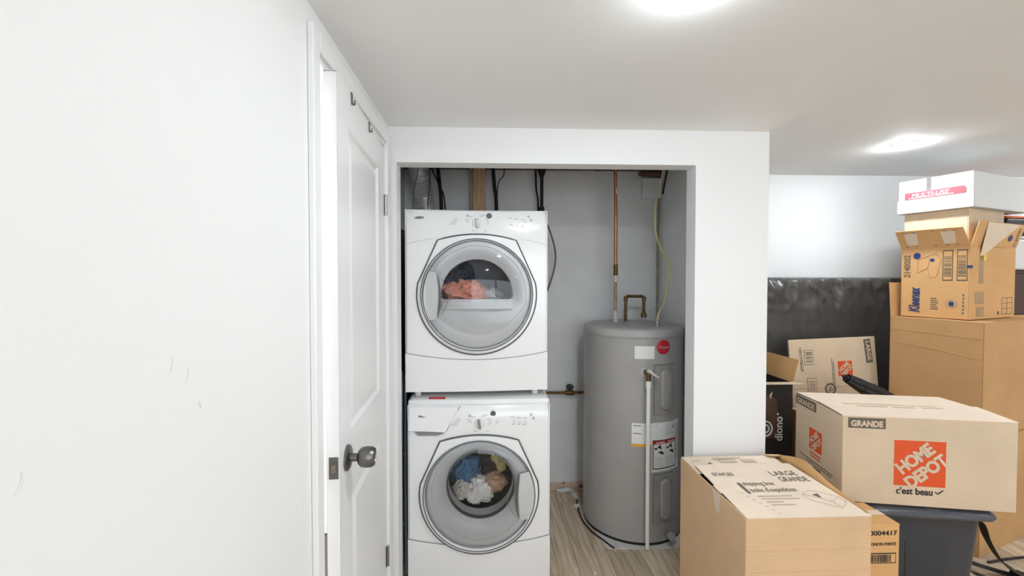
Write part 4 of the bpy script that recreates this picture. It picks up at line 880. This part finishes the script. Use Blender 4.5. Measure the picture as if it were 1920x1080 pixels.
# things stacked at the far right edge
S_ = thing('cardboard_box', 'brown carton behind the tall stack at the right edge', 'box', (3.20, 2.50, 0), 8, 'cardboard boxes piled at the right')
carton_shell(S_, .5, .42, 1.26, CB_G); MB().box((0, 0, 1.26), (.5, .42, 1.264)).build('top_flap', CB_G, S_)
b1 = thing('storage_box', 'dark reddish brown box at the right edge under the white bin', 'box', (3.19, 2.50, 1.266), 8); MB().box((0, 0, 0), (.4, .35, .255)).build('body', mat('dark_red_brown', (78, 48, 44), .6, var=.2), b1, bevel=.006); MB().box((-.004, -.004, .255), (.404, .354, .275)).build('lid', mat('dark_red_brown', (78, 48, 44)), b1, bevel=.005)
b2 = thing('storage_bin', 'white plastic bin at the right edge under the black case', 'storage bin', (3.17, 2.48, 1.543), 8)
MB().box((0, 0, 0), (.42, .36, .19)).build('body', mat('white_bin', (232, 230, 228), .4), b2, bevel=.012); MB().box((-.006, -.006, .19), (.426, .366, .205)).build('rim', mat('white_bin', (232, 230, 228)), b2, bevel=.005)
b3 = thing('tool_case', 'black case with an orange edge at the right edge of the view', 'case', (3.13, 2.46, 1.750), 8)
MB().box((0, 0, 0), (.40, .30, .105)).build('case', BLACK, b3, bevel=.012); MB().box((-.003, -.003, .105), (.403, .303, .118)).build('orange_edge', mat('orange_plastic', (232, 112, 44), .4), b3, bevel=.003)

# ------------------------------------------------------------------ mattress wrapped in black plastic, standing on edge at the back wall
mt = thing('mattress', 'mattress wrapped in crumpled black plastic standing on edge against the back wall', 'mattress', (1.36, 3.035, 0))
mw, mh, md = 1.74, 1.497, .21; nx, nc = 260, 150; rows = []
for i in range(nx+1):
    x = mw*i/nx; ring = []
    for j in range(nc):
        a = 2*math.pi*j/nc; ca, sa = math.cos(a), math.sin(a); e = .16
        yy = -md/2 + md/2*math.copysign(abs(ca)**e if abs(ca) > 1e-6 else 0, ca); zz = mh/2+mh/2*math.copysign(abs(sa)**e if abs(sa) > 1e-6 else 0, sa)
        ring.append([x, yy, zz])
    rows.append(ring)
# even out the loop: resample by arc length
prof = [(r_[1], r_[2]) for r_ in rows[0]]
def resample(P, n):
    P = P+[P[0]]; L = [0]
    for i in range(1, len(P)): L.append(L[-1]+math.dist(P[i], P[i-1]))
    out = []; k = 0
    for i in range(n):
        s = L[-1]*i/n
        while L[k+1] < s: k += 1
        t = (s-L[k])/max(1e-9, L[k+1]-L[k]); out.append((P[k][0]*(1-t)+P[k+1][0]*t, P[k][1]*(1-t)+P[k+1][1]*t))
    return out
prof = resample(prof, 220); rows = []
for i in range(nx+1):
    x = mw*i/nx; ring = []
    for (yy, zz) in prof:
        d = 0
        if yy < -md+.06:
            q = Vector((x*1.6, zz*1.0, 0)); d = .014*noise.noise(q*1.5) + .010*(1-abs(noise.noise(Vector((x*5+zz*1.2, zz*2.2, 3)))*2))**2
            top = max(0, 1-(mh-zz)/.30); d += top*.020*(1-abs(noise.noise(Vector((x*9+zz*3, zz*7, 9)))*2.2)); d += .006*(1-abs(noise.noise(Vector((x*16, zz*14, 5)))*2))*(.25+top)
            d += top*.012*noise.noise(Vector((x*22, zz*9, 2)))
        ring.append((x, yy-d*min(1, (mh-zz)/.012), zz))
    rows.append(ring)
MB().loops(rows).build('plastic_wrap', WRAP, mt, True)
MB().box((.02, -md+.03, .02), (mw-.02, -.02, mh-.03)).build('core', LABELW, mt)
# ------------------------------------------------------------------ backpack behind the tote with strap on the floor
bp = thing('backpack', 'black backpack half hidden behind the tote with a strap trailing on the floor', 'backpack', (2.245, 2.02, 0))
L = [rrect(-.09*s, .09*s, -.08*s, .09*s, .04*s, z) for z, s in ((.004, .85), (.03, 1.0), (.2, 1.0), (.33, .92), (.39, .7), (.41, .3))]
b = MB().loops(L); b.f.append(tuple(range(len(L[0])-1, -1, -1))); b.f.append(tuple(5*len(L[0])+i for i in range(len(L[0])))); b.build('bag', FABB, bp, True)
def strap(P, w_, t_=.003, side=(0, 1, 0)):
    P = bez(P, 8); b = MB(); rows = []
    for i, p in enumerate(P):
        tn = (P[min(i+1, len(P)-1)]-P[max(i-1, 0)]).normalized(); s = Vector(side); s = (s-tn*s.dot(tn)).normalized()*(w_/2); n_ = tn.cross(s).normalized()*t_
        rows.append([p-s, p+s, p+s+n_, p-s+n_])
    return b.loops(rows)
strap([(.06, -.06, .36), (.10, -.10, .34), (.19, -.06, .22), (.30, -.03, .09), (.40, -.02, .02)], .052, .004, (.3, 1, .2)).build('strap', FABB, bp, True)
strap([(.08, -.09, .08), (.16, -.10, .05), (.26, -.08, .012), (.36, -.10, .008), (.46, -.14, .006)], .035, .003, (0, 1, .1)).build('strap', FABB, bp, True)
strap([(.08, -.02, .10), (.18, -.02, .07), (.28, .0, .03), (.37, -.03, .012), (.43, -.04, .02)], .03, .003, (0, 1, .3)).build('strap', FABB, bp, True)
MB().box((.385, -.055, .006), (.435, .0, .022)).build('buckle', BLACK, bp, bevel=.005)
cable('cord', 'black cord lying on the floor right of the tall stack', 'cord', [(2.62, 2.10, .006), (2.85, 2.13, .006), (3.1, 2.12, .006), (3.4, 2.1, .006)], .006, BLACKR)
